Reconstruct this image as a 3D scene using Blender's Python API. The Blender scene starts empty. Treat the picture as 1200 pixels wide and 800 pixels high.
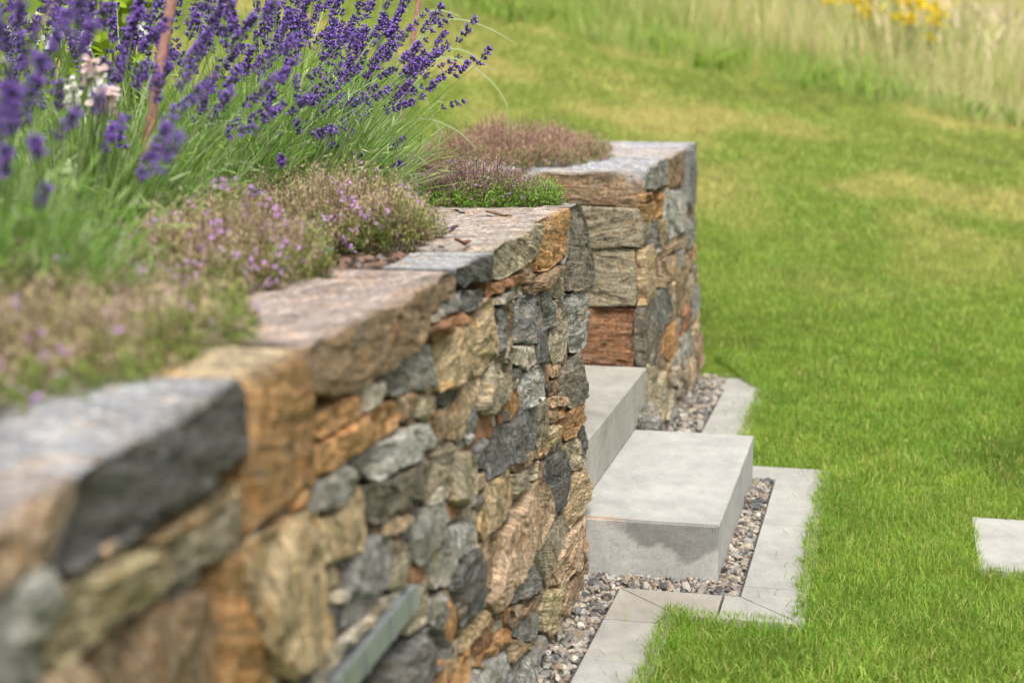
import bpy, math, random
import numpy as np
from mathutils import Vector, Matrix

# ------------------------------------------------------------------ camera, world, sun
SC = bpy.context.scene
CAM_H = 1.28
PITCH = math.atan(342 / 1900)
cam_data = bpy.data.cameras.new('camera')
cam = bpy.data.objects.new('camera', cam_data)
SC.collection.objects.link(cam)
cam.location = (0, 0, CAM_H)
cam.rotation_euler = (math.pi / 2 - PITCH, 0, 0)
cam_data.sensor_width = 36
cam_data.lens = 57
cam_data.clip_start = 0.02
cam_data.clip_end = 500
cam_data.dof.use_dof = True
cam_data.dof.focus_distance = 3.9
cam_data.dof.aperture_fstop = 2.6
SC.camera = cam

SUN_EL, SUN_AZ = math.radians(58), math.radians(168)      # azimuth clockwise from +Y
world = bpy.data.worlds.new('World')
SC.world = world
world.use_nodes = True
wn = world.node_tree
bg = wn.nodes['Background']
sky = wn.nodes.new('ShaderNodeTexSky')
sky.sky_type = 'NISHITA'
sky.sun_disc = False
sky.sun_elevation = SUN_EL
sky.sun_rotation = SUN_AZ
sky.air_density = 1.0
sky.dust_density = 5.0
sky.ozone_density = 1.0
veil = wn.nodes.new('ShaderNodeHueSaturation')      # thin cloud veil: a whiter sky
veil.inputs['Saturation'].default_value = 0.22
wn.links.new(sky.outputs[0], veil.inputs['Color'])
wn.links.new(veil.outputs[0], bg.inputs[0])
bg.inputs[1].default_value = 0.125
sun_data = bpy.data.lights.new('sun', 'SUN')
sun_data.energy = 1.5
sun_data.angle = math.radians(26)
sun_data.color = (1.0, 0.97, 0.92)
sun = bpy.data.objects.new('sun', sun_data)
SC.collection.objects.link(sun)
sd = Vector((math.sin(SUN_AZ) * math.cos(SUN_EL), math.cos(SUN_AZ) * math.cos(SUN_EL), math.sin(SUN_EL)))
sun.rotation_euler = sd.to_track_quat('Z', 'Y').to_euler()
SC.view_settings.view_transform = 'Standard'
SC.view_settings.look = 'None'
SC.view_settings.exposure = 0.88
SC.view_settings.gamma = 1

# ------------------------------------------------------------------ helpers
COL = SC.collection
rng = np.random.default_rng(7)
TH = PITCH
FWD = np.array([0, math.cos(TH), -math.sin(TH)])
UPV = np.array([0, math.sin(TH), math.cos(TH)])


def ray(u, v):
    return np.array([u - 600.0, 0, 0]) + UPV * (400.0 - v) + FWD * 1900.0


def ground(u, v, z):
    d = ray(u, v)
    return np.array([0, 0, CAM_H]) + d * ((z - CAM_H) / d[2])


def depth_point(u, v, y):
    d = ray(u, v)
    return np.array([0, 0, CAM_H]) + d * (y / d[1])


_perm = np.random.default_rng(1).permutation(256)
_perm = np.concatenate([_perm, _perm, _perm])
_g = np.random.default_rng(2).normal(size=(256, 3))
_g /= np.linalg.norm(_g, axis=1)[:, None]


def perlin(p):
    p = np.asarray(p, float)
    i = np.floor(p).astype(int)
    f = p - i
    i &= 255
    u = f * f * f * (f * (f * 6 - 15) + 10)
    r = 0
    for dx in (0, 1):
        for dy in (0, 1):
            for dz in (0, 1):
                h = _perm[_perm[_perm[(i[:, 0] + dx) & 255] + ((i[:, 1] + dy) & 255)] + ((i[:, 2] + dz) & 255)]
                g = _g[h]
                d = (g * (f - np.array([dx, dy, dz]))).sum(1)
                w = (u[:, 0] if dx else 1 - u[:, 0]) * (u[:, 1] if dy else 1 - u[:, 1]) * (u[:, 2] if dz else 1 - u[:, 2])
                r = r + d * w
    return r * 1.6


def pn2(x, y, s, o=0.0):
    x = np.atleast_1d(np.asarray(x, float)); y = np.atleast_1d(np.asarray(y, float))
    return perlin(np.stack([x * s + o, y * s + 3.1 + o, np.full_like(x, 0.37 + o)], 1))


class MB:
    """collects vertices, quads and tris with a colour and a rock coordinate per vertex"""
    def __init__(self):
        self.v = []; self.q = []; self.t = []; self.c = []; self.r = []; self.n = 0
        self.qm = []; self.tm = []

    def add(self, v, q=None, t=None, c=(1, 1, 1), r=None, m=0):
        v = np.asarray(v, float).reshape(-1, 3)
        k = len(v)
        self.v.append(v)
        c = np.asarray(c, float)
        if c.ndim == 1:
            c = np.tile(c[:3], (k, 1))
        self.c.append(c)
        self.r.append(v if r is None else r)
        if q is not None and len(q):
            q = np.asarray(q, int).reshape(-1, 4)
            self.q.append(q + self.n); self.qm.append(np.full(len(q), m))
        if t is not None and len(t):
            t = np.asarray(t, int).reshape(-1, 3)
            self.t.append(t + self.n); self.tm.append(np.full(len(t), m))
        self.n += k

    def build(self, name, mats, parent=None, smooth=False):
        v = np.concatenate(self.v); c = np.concatenate(self.c); r = np.concatenate(self.r)
        q = np.concatenate(self.q) if self.q else np.zeros((0, 4), int)
        t = np.concatenate(self.t) if self.t else np.zeros((0, 3), int)
        me = bpy.data.meshes.new(name)
        me.vertices.add(len(v)); me.vertices.foreach_set('co', v.ravel())
        nl = q.size + t.size
        me.loops.add(nl)
        me.loops.foreach_set('vertex_index', np.concatenate([q.ravel(), t.ravel()]).astype(np.int32))
        me.polygons.add(len(q) + len(t))
        ls = np.concatenate([np.arange(len(q)) * 4, q.size + np.arange(len(t)) * 3]).astype(np.int32)
        me.polygons.foreach_set('loop_start', ls)
        if not isinstance(mats, (list, tuple)):
            mats = [mats]
        for m in mats:
            me.materials.append(m)
        mi = np.concatenate(self.qm + self.tm) if (self.qm or self.tm) else np.zeros(0)
        me.polygons.foreach_set('material_index', mi.astype(np.int32))
        me.update(calc_edges=True)
        a = me.attributes.new('tint', 'FLOAT_COLOR', 'POINT')
        a.data.foreach_set('color', np.concatenate([c, np.ones((len(c), 1))], 1).astype(np.float32).ravel())
        b = me.attributes.new('rc', 'FLOAT_VECTOR', 'POINT')
        b.data.foreach_set('vector', r.astype(np.float32).ravel())
        me.polygons.foreach_set('use_smooth', np.full(len(q) + len(t), smooth))
        me.validate()
        o = bpy.data.objects.new(name, me)
        COL.objects.link(o)
        if parent:
            o.parent = parent
            o.matrix_parent_inverse = Matrix.Translation(-Vector(parent.location))
        return o


def thing(name, label, cat, loc=(0, 0, 0), group=None):
    o = bpy.data.objects.new(name, None)
    o.empty_display_size = 0.05
    COL.objects.link(o)
    o.location = tuple(float(x) for x in loc)
    return tag(o, label, cat, group)


def tag(o, label, cat, group=None):
    o['label'] = label; o['category'] = cat
    if group:
        o['group'] = group
    return o


def kind(o, k):
    o['kind'] = k
    return o


# ------------------------------------------------------------------ materials
def new_mat(name):
    m = bpy.data.materials.new(name)
    m.use_nodes = True
    nt = m.node_tree
    return m, nt, nt.nodes['Principled BSDF'], nt.nodes['Material Output']


def N(nt, t, **kw):
    n = nt.nodes.new(t)
    for k, v in kw.items():
        setattr(n, k, v)
    return n


def attr(nt, name):
    n = N(nt, 'ShaderNodeAttribute'); n.attribute_name = name
    return n


def noise(nt, vec, scale, detail=4, rough=0.6, dist=0.0):
    n = N(nt, 'ShaderNodeTexNoise')
    n.inputs['Scale'].default_value = scale
    n.inputs['Detail'].default_value = detail
    n.inputs['Roughness'].default_value = rough
    n.inputs['Distortion'].default_value = dist
    nt.links.new(vec, n.inputs['Vector'])
    return n


def ramp(nt, fac, stops):
    n = N(nt, 'ShaderNodeValToRGB')
    e = n.color_ramp.elements
    while len(e) < len(stops):
        e.new(0.5)
    for i, (p, c) in enumerate(stops):
        e[i].position = p
        e[i].color = (c[0], c[1], c[2], 1) if hasattr(c, '__len__') else (c, c, c, 1)
    nt.links.new(fac, n.inputs[0])
    return n


def mix(nt, fac, a, b, mode='MIX'):
    n = N(nt, 'ShaderNodeMix'); n.data_type = 'RGBA'; n.blend_type = mode
    if isinstance(fac, (int, float)):
        n.inputs[0].default_value = fac
    else:
        nt.links.new(fac, n.inputs[0])
    for s, x in ((n.inputs[6], a), (n.inputs[7], b)):
        if isinstance(x, tuple):
            s.default_value = (x[0], x[1], x[2], 1)
        else:
            nt.links.new(x, s)
    return n.outputs[2]


def mapping(nt, vec, scale):
    n = N(nt, 'ShaderNodeMapping')
    n.inputs['Scale'].default_value = scale
    nt.links.new(vec, n.inputs['Vector'])
    return n.outputs[0]


def bump(nt, h, bsdf, strength, dist, prev=None):
    b = N(nt, 'ShaderNodeBump')
    b.inputs['Strength'].default_value = strength
    b.inputs['Distance'].default_value = dist
    nt.links.new(h, b.inputs['Height'])
    if prev:
        nt.links.new(prev, b.inputs['Normal'])
    nt.links.new(b.outputs[0], bsdf.inputs['Normal'])
    return b.outputs[0]


def rock_material():
    m, nt, bs, out = new_mat('schist')
    rc = attr(nt, 'rc').outputs['Vector']
    tint = attr(nt, 'tint').outputs['Color']
    strata = noise(nt, mapping(nt, rc, (8, 8, 70)), 1.0, 6, 0.62, 0.3)
    fine = noise(nt, mapping(nt, rc, (90, 90, 260)), 1.0, 5, 0.7)
    blot = noise(nt, mapping(nt, rc, (13, 13, 22)), 1.0, 4, 0.6, 0.8)
    sp = noise(nt, mapping(nt, rc, (150, 150, 190)), 1.0, 3, 0.7)
    lam = noise(nt, mapping(nt, rc, (16, 16, 230)), 1.0, 5, 0.7, 0.25)
    c = mix(nt, 1.0, tint, ramp(nt, strata.outputs['Fac'], [(0.28, 0.50), (0.43, 0.84), (0.56, 1.08), (0.74, 1.5)]).outputs[0], 'MULTIPLY')
    c = mix(nt, 1.0, c, ramp(nt, lam.outputs['Fac'], [(0.32, 0.52), (0.5, 1.0), (0.68, 1.45)]).outputs[0], 'MULTIPLY')
    # iron stain and grey mineral patches running through every stone
    rustf = ramp(nt, blot.outputs['Fac'], [(0.53, 0.0), (0.69, 0.58)])
    c = mix(nt, rustf.outputs[0], c, mix(nt, 1.0, c, (1.25, 0.86, 0.50), 'MULTIPLY'))
    b2 = noise(nt, mapping(nt, rc, (19, 19, 34)), 1.0, 4, 0.62, 1.2)
    greyf = ramp(nt, b2.outputs['Fac'], [(0.54, 0.0), (0.70, 0.38)])
    c = mix(nt, greyf.outputs[0], c, mix(nt, 1.0, (0.30, 0.29, 0.27), ramp(nt, lam.outputs['Fac'], [(0.3, 0.45), (0.7, 1.45)]).outputs[0], 'MULTIPLY'))
    darkf = ramp(nt, blot.outputs['Fac'], [(0.30, 0.8), (0.43, 0.0)])
    c = mix(nt, darkf.outputs[0], c, mix(nt, 1.0, c, (0.38, 0.37, 0.37), 'MULTIPLY'))
    c = mix(nt, 1.0, c, ramp(nt, fine.outputs['Fac'], [(0.34, 0.40), (0.5, 1.0), (0.66, 1.7)]).outputs[0], 'MULTIPLY')
    grit = noise(nt, mapping(nt, rc, (330, 330, 420)), 1.0, 2, 0.7)
    c = mix(nt, 1.0, c, ramp(nt, grit.outputs['Fac'], [(0.36, 0.62), (0.5, 1.0), (0.66, 1.4)]).outputs[0], 'MULTIPLY')
    palef = ramp(nt, sp.outputs['Fac'], [(0.60, 0.0), (0.72, 0.32)])
    c = mix(nt, palef.outputs[0], c, (0.50, 0.47, 0.40))
    nt.links.new(c, bs.inputs['Base Color'])
    bs.inputs['Roughness'].default_value = 0.72
    bs.inputs['Specular IOR Level'].default_value = 0.35
    p = bump(nt, strata.outputs['Fac'], bs, 0.9, 0.008)
    p = bump(nt, lam.outputs['Fac'], bs, 0.9, 0.004, p)
    p = bump(nt, fine.outputs['Fac'], bs, 1.0, 0.006, p)
    bump(nt, grit.outputs['Fac'], bs, 0.6, 0.002, p)
    return m


def leaf_material(name, trans=0.3, rough=0.55, spec=0.25):
    m, nt, bs, out = new_mat(name)
    tint = attr(nt, 'tint').outputs['Color']
    nt.links.new(tint, bs.inputs['Base Color'])
    bs.inputs['Roughness'].default_value = rough
    bs.inputs['Specular IOR Level'].default_value = spec
    tr = N(nt, 'ShaderNodeBsdfTranslucent')
    nt.links.new(tint, tr.inputs['Color'])
    mx = N(nt, 'ShaderNodeMixShader')
    mx.inputs[0].default_value = trans
    nt.links.new(bs.outputs[0], mx.inputs[1]); nt.links.new(tr.outputs[0], mx.inputs[2])
    nt.links.new(mx.outputs[0], out.inputs['Surface'])
    return m


def concrete_material(name, base, stain=None):
    m, nt, bs, out = new_mat(name)
    geo = N(nt, 'ShaderNodeNewGeometry').outputs['Position']
    big = noise(nt, geo, 5.0, 5, 0.6, 0.5)
    mid = noise(nt, mapping(nt, geo, (30, 14, 30)), 1.0, 4, 0.6)
    fine = noise(nt, geo, 420.0, 3, 0.7)
    c = mix(nt, 1.0, base, ramp(nt, big.outputs['Fac'], [(0.3, 0.83), (0.7, 1.11)]).outputs[0], 'MULTIPLY')
    c = mix(nt, 1.0, c, ramp(nt, mid.outputs['Fac'], [(0.3, 0.88), (0.7, 1.08)]).outputs[0], 'MULTIPLY')
    c = mix(nt, 1.0, c, ramp(nt, fine.outputs['Fac'], [(0.35, 0.74), (0.5, 1.0), (0.7, 1.16)]).outputs[0], 'MULTIPLY')
    vor = N(nt, 'ShaderNodeTexVoronoi'); vor.inputs['Scale'].default_value = 130
    nt.links.new(geo, vor.inputs['Vector'])
    msk = noise(nt, geo, 60.0, 1, 0.5)
    pit = N(nt, 'ShaderNodeMath'); pit.operation = 'MULTIPLY'
    a = ramp(nt, vor.outputs['Distance'], [(0.10, 1.0), (0.2, 0.0)])
    b = ramp(nt, msk.outputs['Fac'], [(0.47, 0.0), (0.53, 1.0)])
    nt.links.new(a.outputs[0], pit.inputs[0]); nt.links.new(b.outputs[0], pit.inputs[1])
    c = mix(nt, pit.outputs[0], c, mix(nt, 1.0, c, (0.33, 0.31, 0.28), 'MULTIPLY'))
    t = attr(nt, 'tint').outputs['Color']       # stains: damp and rust, painted per vertex as dirt
    c = mix(nt, 1.0, c, t, 'MULTIPLY')
    nt.links.new(c, bs.inputs['Base Color'])
    bs.inputs['Roughness'].default_value = 0.8
    bs.inputs['Specular IOR Level'].default_value = 0.3
    p = bump(nt, fine.outputs['Fac'], bs, 0.25, 0.0015)
    bump(nt, mid.outputs['Fac'], bs, 0.15, 0.003, p)
    return m


def tinted(name, rough=0.8, nscale=200.0, nb=0.5, spec=0.3, lo=0.7, hi=1.25):
    m, nt, bs, out = new_mat(name)
    t = attr(nt, 'tint').outputs['Color']
    rc = attr(nt, 'rc').outputs['Vector']
    n = noise(nt, rc, nscale, 4, 0.65)
    c = mix(nt, 1.0, t, ramp(nt, n.outputs['Fac'], [(0.3, lo), (0.7, hi)]).outputs[0], 'MULTIPLY')
    nt.links.new(c, bs.inputs['Base Color'])
    bs.inputs['Roughness'].default_value = rough
    bs.inputs['Specular IOR Level'].default_value = spec
    bump(nt, n.outputs['Fac'], bs, nb, 0.003)
    return m


M_ROCK = rock_material()
M_GRASS = leaf_material('grass_blade', 0.35, 0.5, 0.3)
M_LEAF = leaf_material('plant_leaf', 0.3, 0.55, 0.25)
M_PETAL = leaf_material('petal', 0.25, 0.6, 0.2)
M_CONC = concrete_material('cast_concrete', (0.40, 0.39, 0.36))
M_SLAB = concrete_material('paving_concrete', (0.365, 0.355, 0.325))
M_PEB = tinted('pebble', 0.6, 120, 0.3, 0.4)
M_SOIL = tinted('soil', 0.95, 60, 0.9, 0.1, 0.5, 1.5)
M_MORTAR = tinted('mortar', 0.95, 80, 0.8, 0.1, 0.5, 1.4)
M_BARK = tinted('bark', 0.85, 150, 0.6, 0.2, 0.6, 1.4)
M_RUST = tinted('rusty_iron', 0.8, 90, 0.5, 0.3, 0.65, 1.35)


def steel_material():
    m, nt, bs, out = new_mat('brushed_steel')
    geo = N(nt, 'ShaderNodeNewGeometry').outputs['Position']
    n = noise(nt, mapping(nt, geo, (40, 40, 6)), 1.0, 4, 0.6)
    c = ramp(nt, n.outputs['Fac'], [(0.3, (0.22, 0.238, 0.24)), (0.7, (0.38, 0.40, 0.395))])
    nt.links.new(c.outputs[0], bs.inputs['Base Color'])
    bs.inputs['Metallic'].default_value = 0.55
    bs.inputs['Roughness'].default_value = 0.42
    return m


M_STEEL = steel_material()


def lawn_material():
    m, nt, bs, out = new_mat('turf_soil')
    geo = N(nt, 'ShaderNodeNewGeometry').outputs['Position']
    t = attr(nt, 'tint').outputs['Color']
    n = noise(nt, geo, 14.0, 5, 0.65)
    f = noise(nt, geo, 160.0, 3, 0.7)
    c = mix(nt, 1.0, t, ramp(nt, n.outputs['Fac'], [(0.3, 0.7), (0.7, 1.25)]).outputs[0], 'MULTIPLY')
    c = mix(nt, 1.0, c, ramp(nt, f.outputs['Fac'], [(0.3, 0.6), (0.7, 1.35)]).outputs[0], 'MULTIPLY')
    nt.links.new(c, bs.inputs['Base Color'])
    bs.inputs['Roughness'].default_value = 0.95
    bs.inputs['Specular IOR Level'].default_value = 0.05
    bump(nt, f.outputs['Fac'], bs, 0.8, 0.02)
    return m


M_TURF = lawn_material()

# ------------------------------------------------------------------ site frame (p to the right, q along the steps and slabs)
A = np.array([0.231, 0.973]); A /= np.linalg.norm(A)
Rr = np.array([A[1], -A[0]])


def site(p, q, z=0.0):
    p = np.asarray(p, float); q = np.asarray(q, float)
    return np.stack([p * Rr[0] + q * A[0], p * Rr[1] + q * A[1], np.broadcast_to(np.asarray(z, float), p.shape)], -1)


def to_pq(x, y):
    return x * Rr[0] + y * Rr[1], x * A[0] + y * A[1]


def hill(x, y):
    r = np.maximum(0, y - 5.8)
    k = 0.236 - 0.0272 * np.clip(x, -3, 6.0)
    z = r * r / (r + 1.7) * k
    return z * np.where(y > 26, 1.0, 1.0) + 0.02 * pn2(x, y, 0.6)[...] * np.clip(r / 3, 0, 1)


# ------------------------------------------------------------------ terrain
def terrain():
    xs = np.unique(np.concatenate([np.linspace(-60, -6, 24), np.linspace(-6, 9, 90), np.linspace(9, 80, 28)]))
    ys = np.unique(np.concatenate([np.linspace(-8, 2, 8), np.linspace(2, 26, 130), np.linspace(26, 140, 40)]))
    X, Y = np.meshgrid(xs, ys)
    x, y = X.ravel(), Y.ravel()
    z = hill(x, y) - 0.004
    far_ = np.clip((y - 6) / 4.5, 0, 1)
    dry = np.clip((0.8 * pn2(x, y, 0.95, 4.0) + 0.55 * pn2(x, y, 2.3, 1.0) + .2 * pn2(x, y, 5.0, 2.0) - .22 + .3 * far_) / .45, 0, 1) * far_
    g = np.array([0.15, 0.22, 0.03]); d = np.array([0.42, 0.36, 0.13])
    c = g + (d - g) * dry[:, None] * 0.8
    far = np.clip((y - 16) / 8, 0, 1)[:, None]
    c = c * (1 - far) + np.array([0.30, 0.27, 0.10]) * far
    nx, ny = len(xs), len(ys)
    i = (np.arange(ny - 1)[:, None] * nx + np.arange(nx - 1)[None, :]).ravel()
    mb = MB()
    mb.add(np.stack([x, y, z], 1), np.stack([i, i + 1, i + nx + 1, i + nx], 1), c=c)
    o = mb.build('lawn', M_TURF, smooth=True)
    kind(o, 'structure')


terrain()

# ------------------------------------------------------------------ stone building
W1A = np.array([0.2045, 0.9789]); W1R = np.array([0.9789, -0.2045])
W1_P0, W1_BAT = -0.607, 0.082


class Face:
    """a battered wall face: s runs along it, z up, o out of it"""
    def __init__(self, dirv, outv, p0, batter, s_shift=0.0):
        self.d = np.asarray(dirv, float); self.n = np.asarray(outv, float); self.p0 = p0; self.b = batter; self.s0 = s_shift

    def m(self, s, o, z):
        s = np.asarray(s, float); o = np.asarray(o, float); z = np.asarray(z, float)
        k = self.p0 - self.b * z + o
        return np.stack([self.d[0] * s + self.n[0] * k, self.d[1] * s + self.n[1] * k, z], -1)

    def px(self, u, v, o=0.012):
        d = ray(u, v); c = np.array([0, 0, CAM_H])
        # n.(xy) + b z = p0 + o
        den = self.n[0] * d[0] + self.n[1] * d[1] + self.b * d[2]
        t = (self.p0 + o - self.b * c[2]) / den
        P = c + d * t
        return np.array([P[0] * self.d[0] + P[1] * self.d[1], P[2]])


PAL = {
    'G': (0.250, 0.240, 0.205), 'L': (0.37, 0.355, 0.31), 'D': (0.110, 0.105, 0.095), 'S': (0.180, 0.175, 0.160),
    'T': (0.41, 0.305, 0.170), 'O': (0.385, 0.215, 0.085), 'R': (0.28, 0.140, 0.068), 'B': (0.26, 0.175, 0.098),
    'V': (0.315, 0.268, 0.175), 'P': (0.43, 0.305, 0.19), 'W': (0.50, 0.44, 0.34), 'Y': (0.33, 0.27, 0.145), 'X': (0.185, 0.16, 0.115),
}


def resample(poly, spacing, nmin=18, nmax=150):
    P = np.asarray(poly, float)
    # one soft corner-cut
    Q = []
    n = len(P)
    for i in range(n):
        a, b = P[i], P[(i + 1) % n]
        Q.append(a + (b - a) * 0.03); Q.append(a + (b - a) * 0.97)
    P = np.array(Q)
    seg = np.linalg.norm(np.roll(P, -1, 0) - P, axis=1)
    L = seg.sum()
    k = int(np.clip(L / spacing, nmin, nmax))
    cum = np.concatenate([[0], np.cumsum(seg)])
    d = np.linspace(0, L, k, endpoint=False)
    j = np.clip(np.searchsorted(cum, d, side='right') - 1, 0, len(P) - 1)
    f = (d - cum[j]) / np.maximum(seg[j], 1e-9)
    return P[j] + (np.roll(P, -1, 0)[j] - P[j]) * f[:, None]


def area2(P):
    x, y = P[:, 0], P[:, 1]
    return 0.5 * np.sum(x * np.roll(y, -1) - np.roll(x, -1) * y)


def centroid(P):
    x, y = P[:, 0], P[:, 1]
    cr = x * np.roll(y, -1) - np.roll(x, -1) * y
    a = cr.sum() / 2
    return np.array([((x + np.roll(x, -1)) * cr).sum(), ((y + np.roll(y, -1)) * cr).sum()]) / (6 * a)


def rot3(rg, amt=1.0):
    ax, ay, az = rg.uniform(-amt, amt, 3)
    return np.array(Matrix.Rotation(ax, 3, 'X') @ Matrix.Rotation(ay, 3, 'Y') @ Matrix.Rotation(az, 3, 'Z'))


def stone(mb, face, poly, tint, h=0.02, b=0.06, spacing=0.009, rough=1.0, top=None, brings=3, bed='h', seed=None, gap=-0.0008):
    """one rough stone: outline on the wall face, chipped bulging front, sides going back b metres"""
    rg = np.random.default_rng(seed if seed is not None else rng.integers(1 << 30))
    P = np.asarray(poly, float)
    if area2(P) < 0:
        P = P[::-1]
    c0 = centroid(P)
    Pb = []
    for i in range(len(P)):                      # broken, angular outline
        e0, e1 = P[i], P[(i + 1) % len(P)]
        Pb.append(e0)
        ev = e1 - e0; el = np.linalg.norm(ev)
        if el > 0.025:
            en = np.array([ev[1], -ev[0]]) / el
            for f in ((.5,) if el < .07 else (.33, .68)):
                Pb.append(e0 + ev * (f + rg.normal(0, .06)) + en * rg.normal(0, min(.0035, el * .045)))
    B = resample(Pb, spacing)
    n = len(B)
    tg = np.roll(B, -1, 0) - np.roll(B, 1, 0)
    tg /= np.maximum(np.linalg.norm(tg, axis=1), 1e-9)[:, None]
    nr = np.stack([tg[:, 1], -tg[:, 0]], 1)            # outward for counter-clockwise
    off = rg.uniform(0, 90, 3)
    size = math.sqrt(abs(area2(P)))
    jj = lambda pts, o: (perlin(np.stack([pts[:, 0] * 38, pts[:, 1] * 38, np.full(len(pts), 0) + o * 30], 1) + off) * 0.0010
                         + perlin(np.stack([pts[:, 0] * 110, pts[:, 1] * 110, np.full(len(pts), 0) + o * 60], 1) + off) * 0.0015) * rough * min(1, size / 0.05)
    rings = []
    oo = []
    dd = []
    # sides from the back to the front edge
    for k in range(brings):
        o = -b * (1 - k / brings) ** 1.15
        disp = jj(B, o)
        rings.append(B + nr * (disp - gap)[:, None]); oo.append(np.full(n, o)); dd.append(np.zeros(n))
    re = rg.uniform(0.0015, 0.0045) * min(1.0, size / 0.06 + 0.25)
    E = B + nr * (jj(B, 0) - gap)[:, None]
    rad = np.linalg.norm(E - c0, axis=1)
    K = int(np.clip(np.median(rad) / spacing, 4, 26))
    tilt = np.clip(rg.normal(0, 0.10, 2), -.18, .18) * min(1, .09 / size) * (.45 if b > .1 else 1)
    for k in range(K):
        t = (k / K) ** 0.9
        Q = c0 + (E - c0) * (1 - t)
        d = t * rad
        prof = 1 - (1 - np.clip(d / re, 0, 1)) ** 2
        rings.append(Q); dd.append(prof)
        oo.append(h * (0.62 + 0.38 * prof))
    S = np.concatenate(rings); O = np.concatenate(oo); D = np.concatenate(dd)
    S = np.concatenate([S, c0[None]]); O = np.concatenate([O, [h]]); D = np.concatenate([D, [1.0]])
    p3 = np.stack([S[:, 0], O * 0.3, S[:, 1]], 1)
    Rb = rot3(rg, 0.35)
    if bed == 'v' or (bed == 'r' and rg.random() < 0.45):
        Rb = np.array(Matrix.Rotation(math.pi / 2 + rg.uniform(-.4, .4), 3, 'Y')) @ Rb
    rc = (np.stack([S[:, 0], O, S[:, 1]], 1)) @ Rb.T + off
    amp = min(1.0, size / 0.10 + 0.25) * rough
    led = perlin(rc * np.array([5, 5, 30]))
    led2 = perlin(rc * np.array([24, 24, 90]) + 4)
    chip = perlin(p3 * 17 + off + 3)
    nz = (perlin(p3 * 9 + off) * 0.0035 + np.abs(perlin(p3 * 30 + off + 7)) * -0.0032 + perlin(p3 * 70 + off) * 0.0012
          + np.clip((led + .03) / .03, -1, 1) * 0.0015 + np.clip(led2 / .08, -1, 1) * 0.0006
          - np.clip((chip - .34) / .05, 0, 1) * 0.005 + perlin(p3 * 160 + off) * 0.0007) * amp
    nz += ((S - c0) @ tilt) * 0.8
    # flat split facets: planes that cut the corners of the front
    for _ in range(rg.integers(2, 5)):
        an = rg.uniform(0, 6.283); dv = np.array([math.cos(an), math.sin(an)])
        ext = ((S - c0) @ dv); lim = np.quantile(ext, rg.uniform(.72, .92))
        O = np.minimum(O, np.where(D > 0, h - np.minimum(np.maximum(ext - lim, 0) * rg.uniform(.25, .9) * (.4 if top is not None else 1), h * .55), O))
    O = np.where(D > 0, np.maximum(O, -0.006), O)
    O = O + nz * D
    V = face.m(S[:, 0], O, S[:, 1])
    R = len(rings)
    a = np.arange(n); a2 = (a + 1) % n
    q = np.concatenate([np.stack([k * n + a, k * n + a2, (k + 1) * n + a2, (k + 1) * n + a], 1) for k in range(R - 1)])
    t = np.stack([(R - 1) * n + a, (R - 1) * n + a2, np.full(n, R * n)], 1)
    col = np.tile(np.asarray(tint, float), (len(V), 1))
    hs = rg.normal(0, 0.10)
    col = col * (1 + hs)
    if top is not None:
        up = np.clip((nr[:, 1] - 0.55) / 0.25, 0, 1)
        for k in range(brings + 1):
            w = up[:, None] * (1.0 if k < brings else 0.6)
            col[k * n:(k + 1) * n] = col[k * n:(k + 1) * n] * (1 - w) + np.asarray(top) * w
    mb.add(V, q, t, c=col, r=rc)


def pip(P, pts):
    x, y = pts[:, 0], pts[:, 1]
    inside = np.zeros(len(pts), bool)
    n = len(P); j = n - 1
    for i in range(n):
        xi, yi = P[i]; xj, yj = P[j]
        c = ((yi > y) != (yj > y)) & (x < (xj - xi) * (y - yi) / (yj - yi + 1e-12) + xi)
        inside ^= c
        j = i
    return inside


class Occ:
    def __init__(self, s0, s1, z0, z1, st=0.005):
        self.s0, self.z0, self.st = s0, z0, st
        self.ns, self.nz = int((s1 - s0) / st), int((z1 - z0) / st)
        S, Z = np.meshgrid(s0 + (np.arange(self.ns) + .5) * st, z0 + (np.arange(self.nz) + .5) * st)
        self.pts = np.stack([S.ravel(), Z.ravel()], 1)
        self.g = np.zeros((self.nz, self.ns), bool)

    def box(self, P):
        i0 = max(0, int((P[:, 0].min() - self.s0) / self.st)); i1 = min(self.ns, int((P[:, 0].max() - self.s0) / self.st) + 2)
        j0 = max(0, int((P[:, 1].min() - self.z0) / self.st)); j1 = min(self.nz, int((P[:, 1].max() - self.z0) / self.st) + 2)
        return i0, i1, j0, j1

    def mask(self, P):
        i0, i1, j0, j1 = self.box(P)
        if i1 <= i0 or j1 <= j0:
            return None
        ii, jj = np.meshgrid(np.arange(i0, i1), np.arange(j0, j1))
        pts = np.stack([self.s0 + (ii.ravel() + .5) * self.st, self.z0 + (jj.ravel() + .5) * self.st], 1)
        return (slice(j0, j1), slice(i0, i1)), pip(P, pts).reshape(j1 - j0, i1 - i0)

    def put(self, P):
        r = self.mask(np.asarray(P))
        if r:
            self.g[r[0]] |= r[1]

    def free_share(self, P):
        r = self.mask(np.asarray(P))
        if not r or r[1].sum() == 0:
            return 0
        return 1 - (self.g[r[0]] & r[1]).sum() / r[1].sum()


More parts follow.
